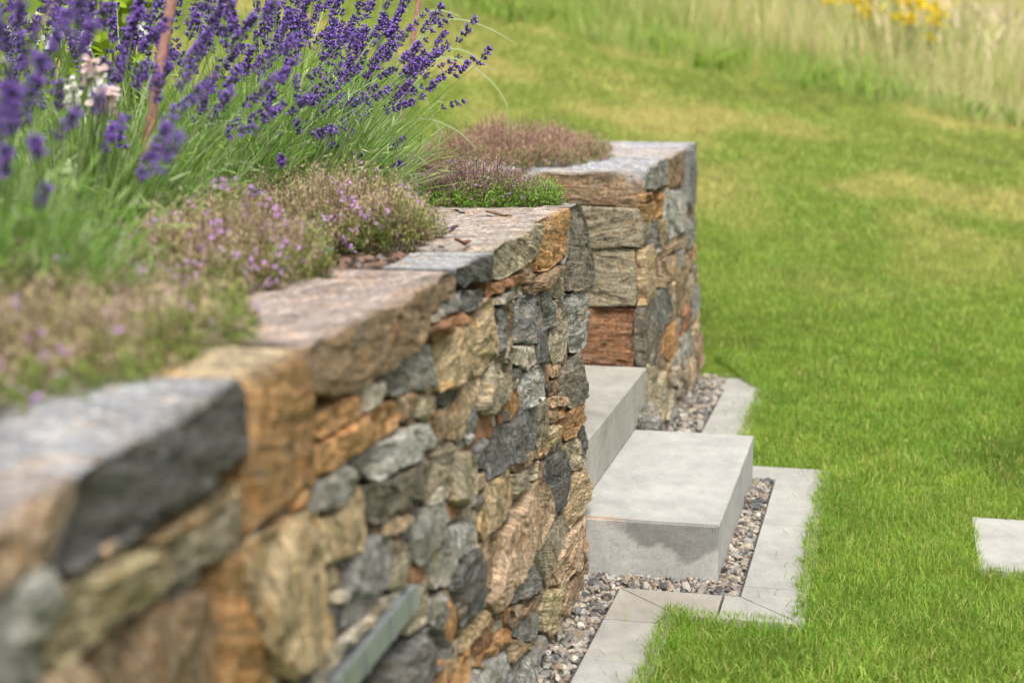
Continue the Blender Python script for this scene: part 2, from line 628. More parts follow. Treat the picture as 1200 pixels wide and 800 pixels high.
def fill(mb, face, occ, keys, rg, sizes, spacing=0.011, bed='h', slope=0.0):
    """fills what is left of a face with rough stones, large ones first"""
    for (w0, w1, h0, h1, tries, tol, hh) in sizes:
        for _ in range(tries):
            fr = np.argwhere(~occ.g)
            if len(fr) < 4:
                return
            j, i = fr[rg.integers(len(fr))]
            c = np.array([occ.s0 + (i + .5) * occ.st, occ.z0 + (j + .5) * occ.st])
            w, h = rg.uniform(w0, w1), rg.uniform(h0, h1)
            k = rg.integers(5, 8)
            base = np.array([[-.5, -.5], [.5, -.5], [.5, .5], [-.5, .5]])
            if k > 5:
                base = np.array([[-.5, -.42], [-.1, -.5], [.5, -.45], [.52, .3], [.36, .5], [-.44, .48]])
            P = base * np.array([w, h]) + rg.normal(0, 0.09, base.shape) * np.array([w, h])
            an = rg.normal(0, 0.12) + slope
            ca, sa = math.cos(an), math.sin(an)
            P = P @ np.array([[ca, sa], [-sa, ca]]) + c
            if P[:, 0].min() < occ.s0 - 0.02 or P[:, 0].max() > occ.s0 + occ.ns * occ.st + 0.005 or P[:, 1].max() > occ.z0 + occ.nz * occ.st + 0.004:
                continue
            if occ.free_share(P) < tol:
                continue
            occ.put(P)
            stone(mb, face, P, PAL[keys[rg.integers(len(keys))]], h=rg.uniform(*hh), b=0.05, spacing=spacing, bed='r', seed=int(rg.integers(1 << 30)))


def core(name, pts_bottom, pts_top, z0, z1, parent):
    mb = MB()
    n = len(pts_bottom)
    v = [(x, y, z0) for x, y in pts_bottom] + [(x, y, z1) for x, y in pts_top]
    q = [(i, (i + 1) % n, n + (i + 1) % n, n + i) for i in range(n)]
    q += [(n, n + 1, n + 2, n + 3), (3, 2, 1, 0)]
    mb.add(v, q, c=(0.055, 0.045, 0.035))  # mortar colour taken darker to put crevice shade between the stones
    return mb.build(name, M_MORTAR, parent)


F1 = Face(W1A, W1R, W1_P0, W1_BAT)

# stones of the long wall, outlines read off the photograph and laid onto the wall's face
CAPS1 = [   # key, protrusion, depth, top colour, outline
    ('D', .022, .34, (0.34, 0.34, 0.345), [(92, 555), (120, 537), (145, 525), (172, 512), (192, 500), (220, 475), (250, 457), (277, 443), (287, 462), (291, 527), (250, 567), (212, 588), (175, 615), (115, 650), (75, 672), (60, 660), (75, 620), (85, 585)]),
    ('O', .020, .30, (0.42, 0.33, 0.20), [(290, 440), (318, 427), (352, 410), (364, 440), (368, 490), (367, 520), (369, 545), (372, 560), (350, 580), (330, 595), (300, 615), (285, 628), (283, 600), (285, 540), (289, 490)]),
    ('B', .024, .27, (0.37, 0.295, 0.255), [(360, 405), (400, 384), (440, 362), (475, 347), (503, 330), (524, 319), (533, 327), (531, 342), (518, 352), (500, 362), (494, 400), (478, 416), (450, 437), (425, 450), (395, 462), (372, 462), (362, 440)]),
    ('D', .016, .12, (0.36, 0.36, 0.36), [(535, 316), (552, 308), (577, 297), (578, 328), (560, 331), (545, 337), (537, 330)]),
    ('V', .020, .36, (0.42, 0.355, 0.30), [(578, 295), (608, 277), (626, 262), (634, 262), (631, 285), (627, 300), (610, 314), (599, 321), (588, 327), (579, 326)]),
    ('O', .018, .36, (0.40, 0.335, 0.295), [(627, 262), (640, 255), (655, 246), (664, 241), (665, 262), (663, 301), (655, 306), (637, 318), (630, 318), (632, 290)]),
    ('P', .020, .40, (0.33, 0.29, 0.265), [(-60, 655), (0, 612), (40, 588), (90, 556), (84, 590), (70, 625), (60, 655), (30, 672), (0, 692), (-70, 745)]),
]
CORNER1 = [
    ('X', .026, [(666, 243), (664, 300), (660, 308), (663, 341), (672, 343), (694, 338), (696, 318), (691, 288), (685, 257), (678, 239)]),
    ('L', .020, [(659, 347), (671, 344), (688, 342), (689, 380), (687, 403), (680, 411), (668, 413), (665, 400), (665, 372), (660, 358)]),
    ('X', .022, [(663, 428), (678, 414), (682, 430), (687, 455), (688, 465), (680, 475), (668, 478), (659, 465), (660, 440)]),
    ('O', .018, [(660, 492), (672, 477), (682, 468), (683, 490), (675, 505), (663, 516), (658, 506)]),
    ('D', .016, [(674, 509), (684, 497), (688, 515), (688, 532), (681, 530), (676, 519)]),
    ('V', .020, [(664, 521), (674, 513), (682, 527), (688, 538), (681, 548), (672, 551), (666, 540)]),
    ('T', .020, [(670, 562), (675, 553), (687, 549), (690, 565), (688, 585), (678, 605), (668, 620), (664, 612), (665, 590)]),
    ('P', .022, [(664, 628), (685, 603), (688, 640), (686, 652), (670, 672), (655, 690), (648, 672)]),
    ('B', .018, [(685, 653), (691, 657), (689, 675), (681, 690), (672, 712), (662, 725), (658, 715), (668, 686)]),
]
STONES1 = [
    ('B', .014, [(610, 315), (628, 301), (637, 319), (625, 327), (612, 332)]),
    ('R', .016, [(574, 333), (598, 325), (600, 336), (587, 344), (574, 349)]),
    ('R', .018, [(599, 324), (622, 318), (626, 325), (610, 333), (600, 336)]),
    ('B', .034, [(614, 336), (625, 329), (652, 313), (658, 313), (655, 318), (640, 331), (622, 345), (615, 344)]),
    ('V', .014, [(657, 314), (661, 314), (663, 342), (655, 350), (645, 345), (643, 333), (655, 321)]),
    ('W', .016, [(582, 350), (600, 338), (612, 335), (613, 345), (600, 350), (590, 352), (582, 357)]),
    ('S', .024, [(610, 349), (630, 347), (632, 358), (631, 401), (618, 404), (604, 402), (605, 375), (607, 355)]),
    ('G', .018, [(635, 345), (643, 341), (648, 355), (650, 380), (646, 385), (636, 388), (637, 365)]),
    ('T', .012, [(632, 350), (635, 348), (638, 370), (635, 385), (632, 386)]),
    ('V', .020, [(650, 353), (657, 353), (664, 372), (665, 395), (663, 412), (656, 425), (648, 427), (644, 415), (646, 390), (651, 380)]),
    ('D', .016, [(631, 388), (646, 385), (646, 410), (644, 423), (631, 427), (629, 410)]),
    ('S', .022, [(580, 362), (592, 361), (593, 412), (583, 413), (584, 380)]),
    ('B', .010, [(588, 358), (598, 350), (604, 353), (604, 375), (602, 392), (595, 395), (594, 362)]),
    ('T', .020, [(552, 372), (563, 357), (578, 349), (580, 380), (582, 410), (573, 425), (564, 440), (553, 435)]),
    ('T', .018, [(540, 456), (553, 437), (563, 442), (560, 462), (550, 487), (545, 510), (533, 517), (531, 490)]),
    ('V', .024, [(570, 440), (578, 418), (588, 416), (598, 425), (600, 455), (596, 468), (582, 478), (566, 487), (560, 480), (563, 460)]),
    ('W', .022, [(594, 410), (603, 406), (625, 405), (628, 425), (618, 433), (605, 427), (594, 424)]),
    ('S', .014, [(601, 433), (612, 432), (613, 442), (602, 444)]),
    ('L', .020, [(616, 440), (632, 428), (637, 440), (639, 466), (628, 473), (613, 478), (611, 458)]),
    ('B', .012, [(637, 428), (644, 426), (645, 447), (640, 452)]),
    ('P', .014, [(645, 429), (661, 426), (664, 430), (656, 441), (646, 441)]),
    ('B', .014, [(644, 447), (656, 443), (658, 460), (645, 464)]),
    ('O', .012, [(590, 468), (597, 458), (609, 456), (612, 475), (611, 488), (601, 495), (598, 485), (592, 478)]),
    ('S', .026, [(580, 503), (602, 495), (615, 479), (628, 471), (628, 500), (626, 519), (615, 537), (600, 543), (590, 550), (572, 562), (574, 540), (578, 520)]),
    ('V', .020, [(629, 473), (642, 468), (643, 502), (636, 515), (628, 521)]),
    ('R', .012, [(560, 488), (576, 481), (579, 500), (577, 514), (562, 520)]),
    ('D', .012, [(588, 482), (599, 481), (600, 493), (588, 496)]),
    ('P', .022, [(644, 467), (662, 465), (664, 474), (645, 478)]),
    ('B', .012, [(643, 482), (656, 480), (656, 494), (643, 496)]),
    ('T', .018, [(634, 520), (645, 501), (657, 498), (656, 512), (645, 525), (632, 535)]),
    ('D', .020, [(640, 540), (656, 527), (663, 528), (670, 552), (668, 570), (663, 590), (650, 602), (646, 580), (640, 566)]),
    ('P', .020, [(600, 546), (618, 531), (630, 528), (632, 536), (615, 545), (602, 552)]),
    ('V', .018, [(596, 556), (615, 548), (632, 538), (631, 557), (620, 567), (602, 585), (598, 575)]),
    ('B', .012, [(633, 542), (640, 541), (641, 558), (634, 562)]),
    ('T', .022, [(572, 565), (591, 552), (597, 562), (599, 588), (594, 600), (580, 620), (566, 632), (562, 622), (565, 590)]),
    ('P', .030, [(584, 627), (605, 593), (630, 563), (639, 567), (646, 585), (648, 603), (635, 628), (618, 655), (606, 680), (592, 700), (578, 718), (570, 706), (582, 680), (586, 650)]),
    ('G', .020, [(607, 681), (620, 657), (628, 664), (634, 680), (634, 691), (620, 697), (605, 704), (594, 709)]),
    ('V', .022, [(622, 651), (640, 624), (661, 602), (666, 618), (659, 640), (648, 665), (640, 687), (632, 670)]),
    ('Y', .024, [(642, 691), (655, 690), (660, 682), (657, 710), (655, 730), (643, 745), (636, 740), (633, 715)]),
    ('B', .020, [(597, 731), (615, 712), (634, 694), (637, 697), (620, 716), (600, 736)]),
    ('P', .018, [(602, 713), (615, 704), (618, 708), (605, 723)]),
    ('G', .016, [(602, 736), (618, 720), (629, 717), (633, 735), (628, 747), (612, 751), (603, 745)]),
    ('O', .028, [(560, 770), (575, 755), (588, 735), (597, 739), (596, 745), (580, 760), (572, 778), (560, 780)]),
    ('R', .016, [(547, 765), (560, 742), (574, 731), (579, 745), (568, 757), (556, 768)]),
    ('T', .018, [(594, 758), (605, 749), (622, 756), (612, 765), (602, 777), (597, 775)]),
    ('L', .024, [(560, 785), (575, 770), (591, 760), (595, 780), (590, 800), (575, 815), (553, 822)]),
    ('G', .022, [(608, 776), (625, 758), (637, 744), (640, 752), (630, 775), (620, 800), (605, 818), (600, 795)]),
    ('X', .020, [(540, 686), (560, 680), (577, 690), (575, 705), (560, 718), (546, 731), (537, 725)]),
    ('T', .020, [(546, 735), (562, 718), (571, 715), (566, 733), (551, 755), (541, 765)]),
    ('D', .016, [(541, 342), (566, 339), (567, 358), (558, 364), (543, 364)]),
    ('G', .016, [(517, 355), (532, 346), (540, 344), (542, 362), (530, 368), (518, 366)]),
    ('W', .018, [(496, 372), (510, 364), (524, 362), (526, 368), (515, 376), (497, 378)]),
    ('R', .034, [(494, 386), (513, 377), (528, 371), (530, 383), (515, 393), (505, 401), (496, 390)]),
    ('R', .022, [(530, 371), (543, 366), (546, 376), (535, 384)]),
    ('T', .028, [(508, 403), (525, 389), (548, 378), (551, 400), (551, 430), (545, 440), (530, 455), (512, 460), (508, 440)]),
    ('G', .022, [(455, 438), (480, 415), (503, 404), (506, 430), (508, 454), (490, 458), (474, 457), (458, 463), (450, 455)]),
    ('W', .018, [(428, 454), (450, 441), (451, 462), (440, 478), (428, 484), (426, 466)]),
    ('O', .024, [(372, 522), (400, 506), (430, 489), (461, 470), (465, 488), (464, 500), (445, 512), (425, 525), (395, 545), (372, 553)]),
    ('O', .018, [(372, 496), (395, 475), (420, 461), (426, 470), (425, 481), (405, 497), (385, 508), (373, 513)]),
    ('B', .018, [(468, 461), (487, 459), (488, 480), (480, 493), (470, 494)]),
    ('V', .016, [(490, 463), (511, 462), (511, 480), (500, 493), (489, 488)]),
    ('D', .014, [(513, 462), (530, 456), (538, 459), (536, 468), (520, 474), (513, 471)]),
    ('B', .018, [(505, 489), (527, 475), (529, 500), (524, 510), (508, 516)]),
    ('L', .026, [(417, 541), (440, 521), (470, 504), (500, 497), (507, 512), (490, 528), (465, 547), (445, 562), (430, 560), (420, 551)]),
    ('X', .026, [(425, 574), (447, 563), (470, 551), (494, 536), (493, 560), (484, 585), (465, 600), (440, 612), (430, 610), (424, 596)]),
    ('V', .022, [(495, 549), (510, 531), (528, 518), (527, 545), (515, 564), (497, 585), (490, 584)]),
    ('W', .018, [(498, 589), (507, 573), (520, 563), (526, 566), (526, 583), (510, 591)]),
    ('V', .030, [(528, 533), (535, 531), (550, 529), (555, 545), (556, 575), (550, 583), (535, 592), (529, 588), (527, 560)]),
    ('S', .018, [(556, 522), (570, 512), (575, 522), (576, 540), (571, 549), (558, 552)]),
    ('P', .014, [(558, 556), (570, 553), (571, 568), (561, 575)]),
    ('G', .024, [(480, 609), (500, 594), (522, 589), (522, 605), (518, 630), (500, 655), (487, 660), (482, 640)]),
    ('P', .020, [(447, 617), (465, 605), (480, 602), (475, 618), (460, 628), (448, 626)]),
    ('R', .012, [(524, 596), (540, 593), (538, 604), (526, 614)]),
    ('L', .024, [(505, 642), (525, 620), (548, 605), (557, 616), (558, 638), (545, 648), (530, 656), (525, 685), (508, 690), (502, 662)]),
    ('D', .028, [(532, 657), (545, 649), (559, 641), (560, 678), (557, 715), (545, 725), (536, 734), (532, 710), (527, 690)]),
    ('O', .016, [(522, 690), (526, 692), (531, 712), (535, 740), (530, 753), (523, 745)]),
    ('V', .016, [(482, 691), (500, 682), (503, 705), (501, 725), (490, 738), (479, 745), (478, 722)]),
    ('G', .018, [(505, 701), (520, 691), (521, 735), (517, 743), (505, 730)]),
    ('S', .028, [(478, 757), (503, 735), (518, 742), (524, 760), (518, 780), (500, 800), (475, 818), (458, 803), (457, 772)]),
    ('R', .010, [(485, 669), (499, 657), (503, 670), (502, 682), (486, 686)]),
    ('V', .020, [(459, 657), (479, 637), (482, 660), (475, 680), (464, 694), (456, 690)]),
    ('S', .024, [(411, 652), (435, 628), (457, 629), (457, 660), (454, 688), (435, 703), (415, 728), (402, 734), (402, 700)]),
    ('W', .022, [(355, 812), (375, 772), (395, 752), (420, 730), (445, 704), (468, 687), (474, 692), (450, 714), (430, 731), (400, 766), (386, 785), (372, 818)]),
    ('G', .022, [(370, 567), (395, 550), (415, 547), (417, 572), (400, 588), (385, 600), (369, 598)]),
    ('T', .024, [(374, 609), (395, 596), (410, 586), (420, 569), (425, 600), (427, 630), (410, 650), (385, 662), (375, 660)]),
    ('V', .014, [(376, 671), (395, 664), (401, 680), (390, 688), (377, 690)]),
    ('W', .022, [(380, 697), (405, 692), (411, 698), (395, 706), (384, 705)]),
    ('D', .014, [(380, 711), (400, 707), (407, 730), (400, 740), (383, 742)]),
    ('T', .034, [(287, 641), (310, 624), (340, 605), (365, 600), (369, 640), (374, 700), (379, 745), (365, 770), (340, 796), (328, 791), (310, 760), (298, 715), (289, 680)]),
    ('O', .022, [(250, 652), (274, 647), (282, 690), (294, 740), (316, 790), (318, 820), (255, 820), (249, 740)]),
    ('B', .022, [(110, 767), (150, 732), (200, 707), (244, 692), (248, 740), (248, 820), (98, 820)]),
    ('Y', .026, [(55, 772), (60, 732), (76, 692), (120, 667), (178, 643), (182, 680), (180, 700), (130, 734), (92, 764), (62, 790)]),
    ('V', .022, [(185, 642), (230, 622), (280, 585), (281, 620), (270, 640), (225, 665), (190, 690), (186, 688)]),
    ('T', .018, [(178, 634), (230, 598), (280, 566), (281, 582), (240, 612), (185, 638)]),
    ('P', .012, [(115, 652), (140, 633), (155, 637), (130, 657)]),
    ('L', .028, [(-5, 700), (20, 676), (54, 664), (66, 690), (63, 720), (45, 748), (20, 755), (-5, 748)]),
    ('G', .022, [(-20, 756), (40, 756), (48, 790), (38, 822), (-30, 822)]),
    ('P', .020, [(55, 792), (90, 777), (110, 790), (104, 822), (48, 822)]),
]


def wall_near():
    end = F1.px(690, 660)[0]
    root = thing('stone_wall', 'long rusty and grey rubble stone retaining wall below the lavender bed, nearest the camera', 'stone wall', tuple(F1.m(end, -0.2, 0.0)))
    occ = Occ(0.2, end - 0.005, 0.0, 0.79)
    mbs = MB()
    for i, (k, h, b, top, P) in enumerate(CAPS1):
        Q = np.array([F1.px(u, v) for u, v in P])
        occ.put(Q)
        m = MB()
        near = Q[:, 0].mean() < 2.2
        stone(m, F1, Q, PAL[k], h=h, b=b, spacing=0.011 if near else 0.008, top=top, brings=18, seed=100 + i, rough=1.1)
        m.build('capstone', M_ROCK, root)
    # caps carried on towards and past the camera
    s = F1.px(-55, 690)[0] - 0.01
    i = 0
    while s > 0.25:
        L = 0.30 + 0.1 * (i % 2)
        m = MB()
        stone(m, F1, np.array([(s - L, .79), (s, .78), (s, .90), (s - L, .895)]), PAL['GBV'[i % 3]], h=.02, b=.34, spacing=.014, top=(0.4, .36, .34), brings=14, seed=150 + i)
        occ.put(np.array([(s - L, .79), (s, .78), (s, .90), (s - L, .9)]))
        m.build('capstone', M_ROCK, root)
        s -= L + .01; i += 1
    for i, (k, h, P) in enumerate(CORNER1):
        Q = np.array([F1.px(u, v) for u, v in P])
        Q[:, 1] = np.maximum(Q[:, 1], -0.02)
        occ.put(Q)
        m = MB()
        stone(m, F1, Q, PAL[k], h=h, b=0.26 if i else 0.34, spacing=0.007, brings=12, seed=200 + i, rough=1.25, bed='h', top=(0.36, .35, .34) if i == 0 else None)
        m.build('corner_stone', M_ROCK, root)
    for i, (k, h, P) in enumerate(STONES1):
        Q = np.array([F1.px(u, v) for u, v in P])
        occ.put(Q)
        sc = Q[:, 0].mean()
        stone(mbs, F1, Q, PAL[k], h=h, b=0.06, spacing=0.0065 if sc > 2.9 else 0.009, seed=300 + i, bed='r', rough=1.2)
    # the steel spout keeps its own opening
    s0, z0 = F1.px(470, 735); 
    occ.put(np.array([(SP_S0 - .01, SP_Z0), (SP_S1 + .01, SP_Z0), (SP_S1 + .01, SP_Z1 + .01), (SP_S0 - .01, SP_Z1 + .01)]))
    occ.put(np.array([F1.px(*p) for p in ((652, 292), (676, 292), (676, 316), (652, 316))]))
    rg = np.random.default_rng(11)
    keys = 'GGTTVVBBOPLDSWRX'
    fill(mbs, F1, occ, keys, rg, [(.12, .30, .05, .14, 400, .97, (.012, .026)), (.06, .13, .03, .07, 700, .95, (.008, .022)),
                                  (.04, .11, .010, .022, 1500, .9, (.004, .018)), (.03, .07, .016, .04, 1500, .88, (.004, .014)), (.014, .04, .008, .018, 2600, .7, (.0, .008))])
    mbs.build('rubble_facing', M_ROCK, root)
    # end face beside the steps
    d2 = np.array([-W1R[0], -W1R[1]]); n2 = W1A
    FE = Face(d2, n2, end - 0.02, 0.0)
    me = MB()
    oe = Occ(0.76, 1.9, 0.0, 0.88)
    rg = np.random.default_rng(12)
    fill(me, FE, oe, keys, rg, [(.16, .34, .08, .18, 200, .97, (.012, .026)), (.06, .13, .03, .08, 400, .9, (.008, .02)), (.03, .06, .016, .04, 500, .8, (.004, .016))], spacing=.014)
    me.build('end_facing', M_ROCK, root)
    bk = -0.42
    pts = lambda z: [tuple(F1.m(s, o, z)[:2]) for s, o in ((0.15, -0.020), (end - 0.03, -0.020), (end - 0.03, -1.2), (0.15, -1.2))]
    core('mortar_core', pts(0.0), pts(0.8), -0.1, 0.82, root)
    return root, end


# steel spout position on the wall face
_a = F1.px(481, 683); _b = F1.px(480, 716); _c = F1.px(395, 780); _d = F1.px(410, 800)
SP_S1 = float((_a[0] + _b[0]) / 2)
SP_S0 = SP_S1 - 0.62
SP_ZT = float((_a[1] + _c[1]) / 2)
SP_ZB = float((_b[1] + _d[1]) / 2)
SP_Z1, SP_Z0 = SP_ZT, SP_ZB - 0.16
print('spout', _a, _b, _c, _d, 'end', F1.px(690, 660), F1.px(664, 242), F1.px(100, 545))

wall1, W1_END = wall_near()


def boxm(mb, face, s0, s1, o0, o1, z0, z1, bev=0.0, c=(1, 1, 1)):
    v = face.m(np.array([s0, s1, s1, s0, s0, s1, s1, s0]), np.array([o0, o0, o1, o1, o0, o0, o1, o1]), np.array([z0, z0, z0, z0, z1, z1, z1, z1]))
    mb.add(v, [(0, 3, 2, 1), (4, 5, 6, 7), (0, 1, 5, 4), (1, 2, 6, 5), (2, 3, 7, 6), (3, 0, 4, 7)], c=c)


def bevel(o, w, seg=2, angle=0.6):
    md = o.modifiers.new('edge', 'BEVEL')
    md.width = w; md.segments = seg; md.limit_method = 'ANGLE'; md.angle_limit = angle
    return o


def spout():
    root = thing('steel_spout', 'grey steel channel set into the face of the long stone wall near the bottom', 'steel channel', tuple(F1.m((SP_S0 + SP_S1) / 2, 0, SP_Z0)))
    m = MB(); boxm(m, F1, SP_S0, SP_S1, -0.10, 0.024, SP_ZB, SP_ZT)
    hood = bevel(m.build('hood', M_STEEL, root), 0.002)
    for k in range(4):
        s = SP_S1 - 0.004 - k * 0.13
        m = MB(); boxm(m, F1, s - 0.010, s, 0.0245, 0.028, SP_ZB + 0.003, SP_ZT - 0.002)
        m.build('rib', M_STEEL, hood)
    m = MB(); boxm(m, F1, SP_S0, SP_S1 - .03, -0.12, -0.035, SP_Z0 - 0.05, SP_ZB - 0.002)
    m.build('back_plate', M_STEEL, root)
    m = MB(); boxm(m, F1, SP_S0 - .02, SP_S0 - 0.002, -0.11, 0.02, SP_Z0 - 0.05, SP_ZB - 0.002)
    m.build('side_plate', M_STEEL, root)


spout()

# ------------------------------------------------------------------ far wall
F2 = Face(A, Rr, -0.735, 0.075)                       # long face beside the lawn
F2E = Face(-Rr, -A, -4.985, 0.05)                     # end face beside the steps (s grows to the left)
F2B = Face(-Rr, A, 6.42, 0.0)

END2 = [
    ('B', .030, [(607, 207), (640, 201), (690, 202), (730, 204), (742, 216), (748, 236), (749, 243), (700, 241), (640, 243), (606, 243)]),
    ('V', .034, [(606, 244), (640, 244), (700, 242), (748, 244), (752, 262), (754, 278), (750, 290), (700, 291), (606, 291)]),
    ('V', .026, [(606, 293), (690, 293), (744, 292), (746, 325), (745, 358), (690, 359), (606, 359)]),
    ('R', .028, [(606, 362), (690, 362), (743, 362), (743, 400), (742, 434), (690, 433), (606, 432)]),
    ('T', .024, [(746, 294), (757, 293), (759, 330), (758, 357), (747, 358)]),
    ('X', .026, [(745, 361), (756, 360), (758, 385), (757, 420), (755, 434), (745, 432)]),
    ('V', .022, [(700, 436), (755, 437), (757, 470), (757, 520), (700, 520)]),
    ('B', .022, [(545, 197), (575, 194), (600, 200), (603, 212), (603, 240), (545, 240)]),
]
FACE2_CAPS = [
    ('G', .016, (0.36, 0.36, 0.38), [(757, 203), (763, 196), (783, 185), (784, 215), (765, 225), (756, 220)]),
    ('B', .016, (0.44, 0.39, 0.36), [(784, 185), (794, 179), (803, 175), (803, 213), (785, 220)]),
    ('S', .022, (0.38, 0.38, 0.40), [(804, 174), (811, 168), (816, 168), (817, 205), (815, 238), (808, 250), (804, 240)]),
]
FACE2 = [
    ('V', .022, [(746, 294), (757, 292), (759, 330), (758, 357), (746, 358)]),
    ('X', .026, [(744, 361), (764, 360), (771, 385), (772, 405), (769, 424), (755, 437), (744, 431)]),
    ('V', .026, [(750, 438), (780, 436), (788, 455), (788, 475), (783, 492), (752, 520)]),
    ('O', .020, [(746, 229), (775, 224), (774, 233), (747, 238)]),
    ('O', .022, [(748, 240), (776, 235), (777, 250), (753, 265)]),
    ('L', .022, [(780, 225), (803, 221), (805, 240), (803, 270), (784, 280), (779, 260)]),
    ('S', .020, [(755, 268), (769, 261), (774, 290), (758, 292)]),
    ('T', .016, [(772, 258), (781, 256), (781, 285), (775, 285)]),
    ('P', .018, [(768, 300), (790, 286), (804, 278), (804, 288), (788, 293), (770, 305)]),
    ('G', .014, [(759, 294), (766, 294), (767, 312), (760, 310)]),
    ('P', .018, [(775, 306), (795, 296), (797, 320), (785, 330), (773, 322)]),
    ('P', .018, [(765, 326), (785, 323), (780, 338), (767, 335)]),
    ('S', .020, [(765, 345), (783, 335), (786, 352), (790, 366), (778, 378), (770, 392), (766, 370)]),
    ('O', .016, [(780, 388), (792, 376), (796, 400), (788, 425), (778, 415)]),
    ('W', .016, [(789, 432), (797, 428), (798, 455), (791, 452)]),
]


def wall_far():
    root = thing('stone_wall', 'shorter rubble stone wall pier behind the concrete steps, topped with pinkish thyme', 'stone wall', tuple(site(np.array(-0.9), np.array(5.4), 0.0)))
    occ2 = Occ(5.01, 6.40, 0.0, 0.80)
    occe = Occ(0.80, 2.2, 0.0, 0.88)
    for i, (k, h, P) in enumerate(END2):
        Q = np.array([F2E.px(u, v) for u, v in P])
        Q[:, 1] = np.minimum(Q[:, 1], 0.905)
        occe.put(Q)
        m = MB()
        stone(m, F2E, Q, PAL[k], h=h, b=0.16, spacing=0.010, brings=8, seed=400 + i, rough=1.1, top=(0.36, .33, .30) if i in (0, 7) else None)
        m.build('corner_stone', M_ROCK, root)
    for i, (k, h, top, P) in enumerate(FACE2_CAPS):
        Q = np.array([F2.px(u, v) for u, v in P])
        Q[:, 0] = np.maximum(Q[:, 0], 5.012)
        occ2.put(Q)
        m = MB()
        stone(m, F2, Q, PAL[k], h=h, b=0.42, spacing=0.014, brings=18, seed=430 + i, top=top)
        m.build('capstone', M_ROCK, root)
    mb = MB()
    for i, (k, h, P) in enumerate(FACE2):
        Q = np.array([F2.px(u, v) for u, v in P])
        Q[:, 0] = np.maximum(Q[:, 0], 5.010 + .012 * rng.random(len(Q)))
        occ2.put(Q)
        stone(mb, F2, Q, PAL[k], h=h, b=0.03, spacing=0.011, seed=460 + i, bed='r')
    rg = np.random.default_rng(21)
    keys = 'BPTBPTVGGRLXO'
    sz = [(.14, .30, .06, .14, 200, .97, (.012, .026)), (.06, .14, .03, .07, 500, .94, (.008, .02)), (.03, .06, .016, .04, 700, .85, (.004, .014)), (.016, .03, .012, .02, 600, .7, (.0, .01))]
    fill(mb, F2, occ2, keys, rg, sz, spacing=.013)
    occe.put(np.array([(.7, .2), (1.19, .2), (1.19, .9), (.7, .9)]))
    fill(mb, F2E, occe, 'TVBG', rg, sz[:3], spacing=.016)
    ob = Occ(0.80, 2.4, 0.1, 0.86)
    fill(mb, F2B, ob, keys, rg, sz[:3], spacing=.02)
    mb.build('rubble_facing', M_ROCK, root)
    P = [(-0.75, 5.00), (-0.75, 6.39), (-2.4, 6.39), (-2.4, 5.02)]
    T = [(-0.815, 5.03), (-0.815, 6.39), (-2.4, 6.39), (-2.4, 5.06)]
    sx = lambda L: [tuple(site(np.array(p), np.array(q))[:2]) for p, q in L]
    core('mortar_core', sx(P), sx(T), -0.1, 0.83, root)
    # flat paving stones on top of the pier near the end
    for i, (p0, p1, q0, q1, c, zt) in enumerate(((-1.08, -.80, 5.06, 5.22, (0.20, .21, .23), .885), (-1.30, -1.10, 5.07, 5.25, (.26, .22, .17), .88))):
        m = MB()
        FT = Face(Rr, np.array([0, 0]), 0, 0)
        nx, ny = 16, 10
        X, Y = np.meshgrid(np.linspace(p0, p1, nx), np.linspace(q0, q1, ny))
        x, y = X.ravel(), Y.ravel()
        e = np.minimum(np.minimum(x - p0, p1 - x), np.minimum(y - q0, q1 - y))
        z = zt - 0.02 * np.exp(-e / 0.008) + 0.008 * pn2(x, y, 18) + 0.004 * pn2(x, y, 50)
        z = np.where(e < 1e-6, 0.80, z)
        ii = (np.arange(ny - 1)[:, None] * nx + np.arange(nx - 1)[None]).ravel()
        m.add(site(x, y, z), np.stack([ii, ii + 1, ii + nx + 1, ii + nx], 1), c=c)
        m.build('capstone', M_ROCK, root)
    return root


wall2 = wall_far()

# ------------------------------------------------------------------ raised bed soil
def bed():
    ps = np.concatenate([np.linspace(-9, -3, 8), np.linspace(-2.9, -0.80, 60)])
    qs = np.linspace(-1.5, 6.40, 150)
    Pp, Qq = np.meshgrid(ps, qs)
    p, q = Pp.ravel(), Qq.ravel()
    z = 0.865 + 0.02 * pn2(p, q, 2.0) + 0.008 * pn2(p, q, 9.0)
    gap = np.clip(np.minimum(q - 3.72, 5.06 - q) / 0.03, 0, 1)
    zs = np.clip(0.22 + (-p - 0.78) * 0.42, 0, 0.86)
    z = z * (1 - gap) + np.minimum(zs, z) * gap
    # under the caps the soil stays below their tops
    z = np.where(p > -1.12, z - 0.05 * (1 - gap), z)
    c = np.array([0.075, 0.052, 0.038]) * (1 + 0.3 * pn2(p, q, 7)[:, None])
    nx, ny = len(ps), len(qs)
    i = (np.arange(ny - 1)[:, None] * nx + np.arange(nx - 1)[None]).ravel()
    mb = MB()
    mb.add(site(p, q, z), np.stack([i, i + 1, i + nx + 1, i + nx], 1), c=c)
    # far drop to the lawn
    n = len(ps)
    e = site(ps, np.full(n, 6.40), 0.86); f = site(ps, np.full(n, 6.42), -0.05)
    j = np.arange(n - 1)
    mb.add(np.concatenate([e, f]), np.stack([j, j + 1, n + j + 1, n + j], 1), c=(0.075, 0.052, 0.038))
    o = mb.build('bed_soil', M_SOIL, smooth=True)
    kind(o, 'structure')


bed()

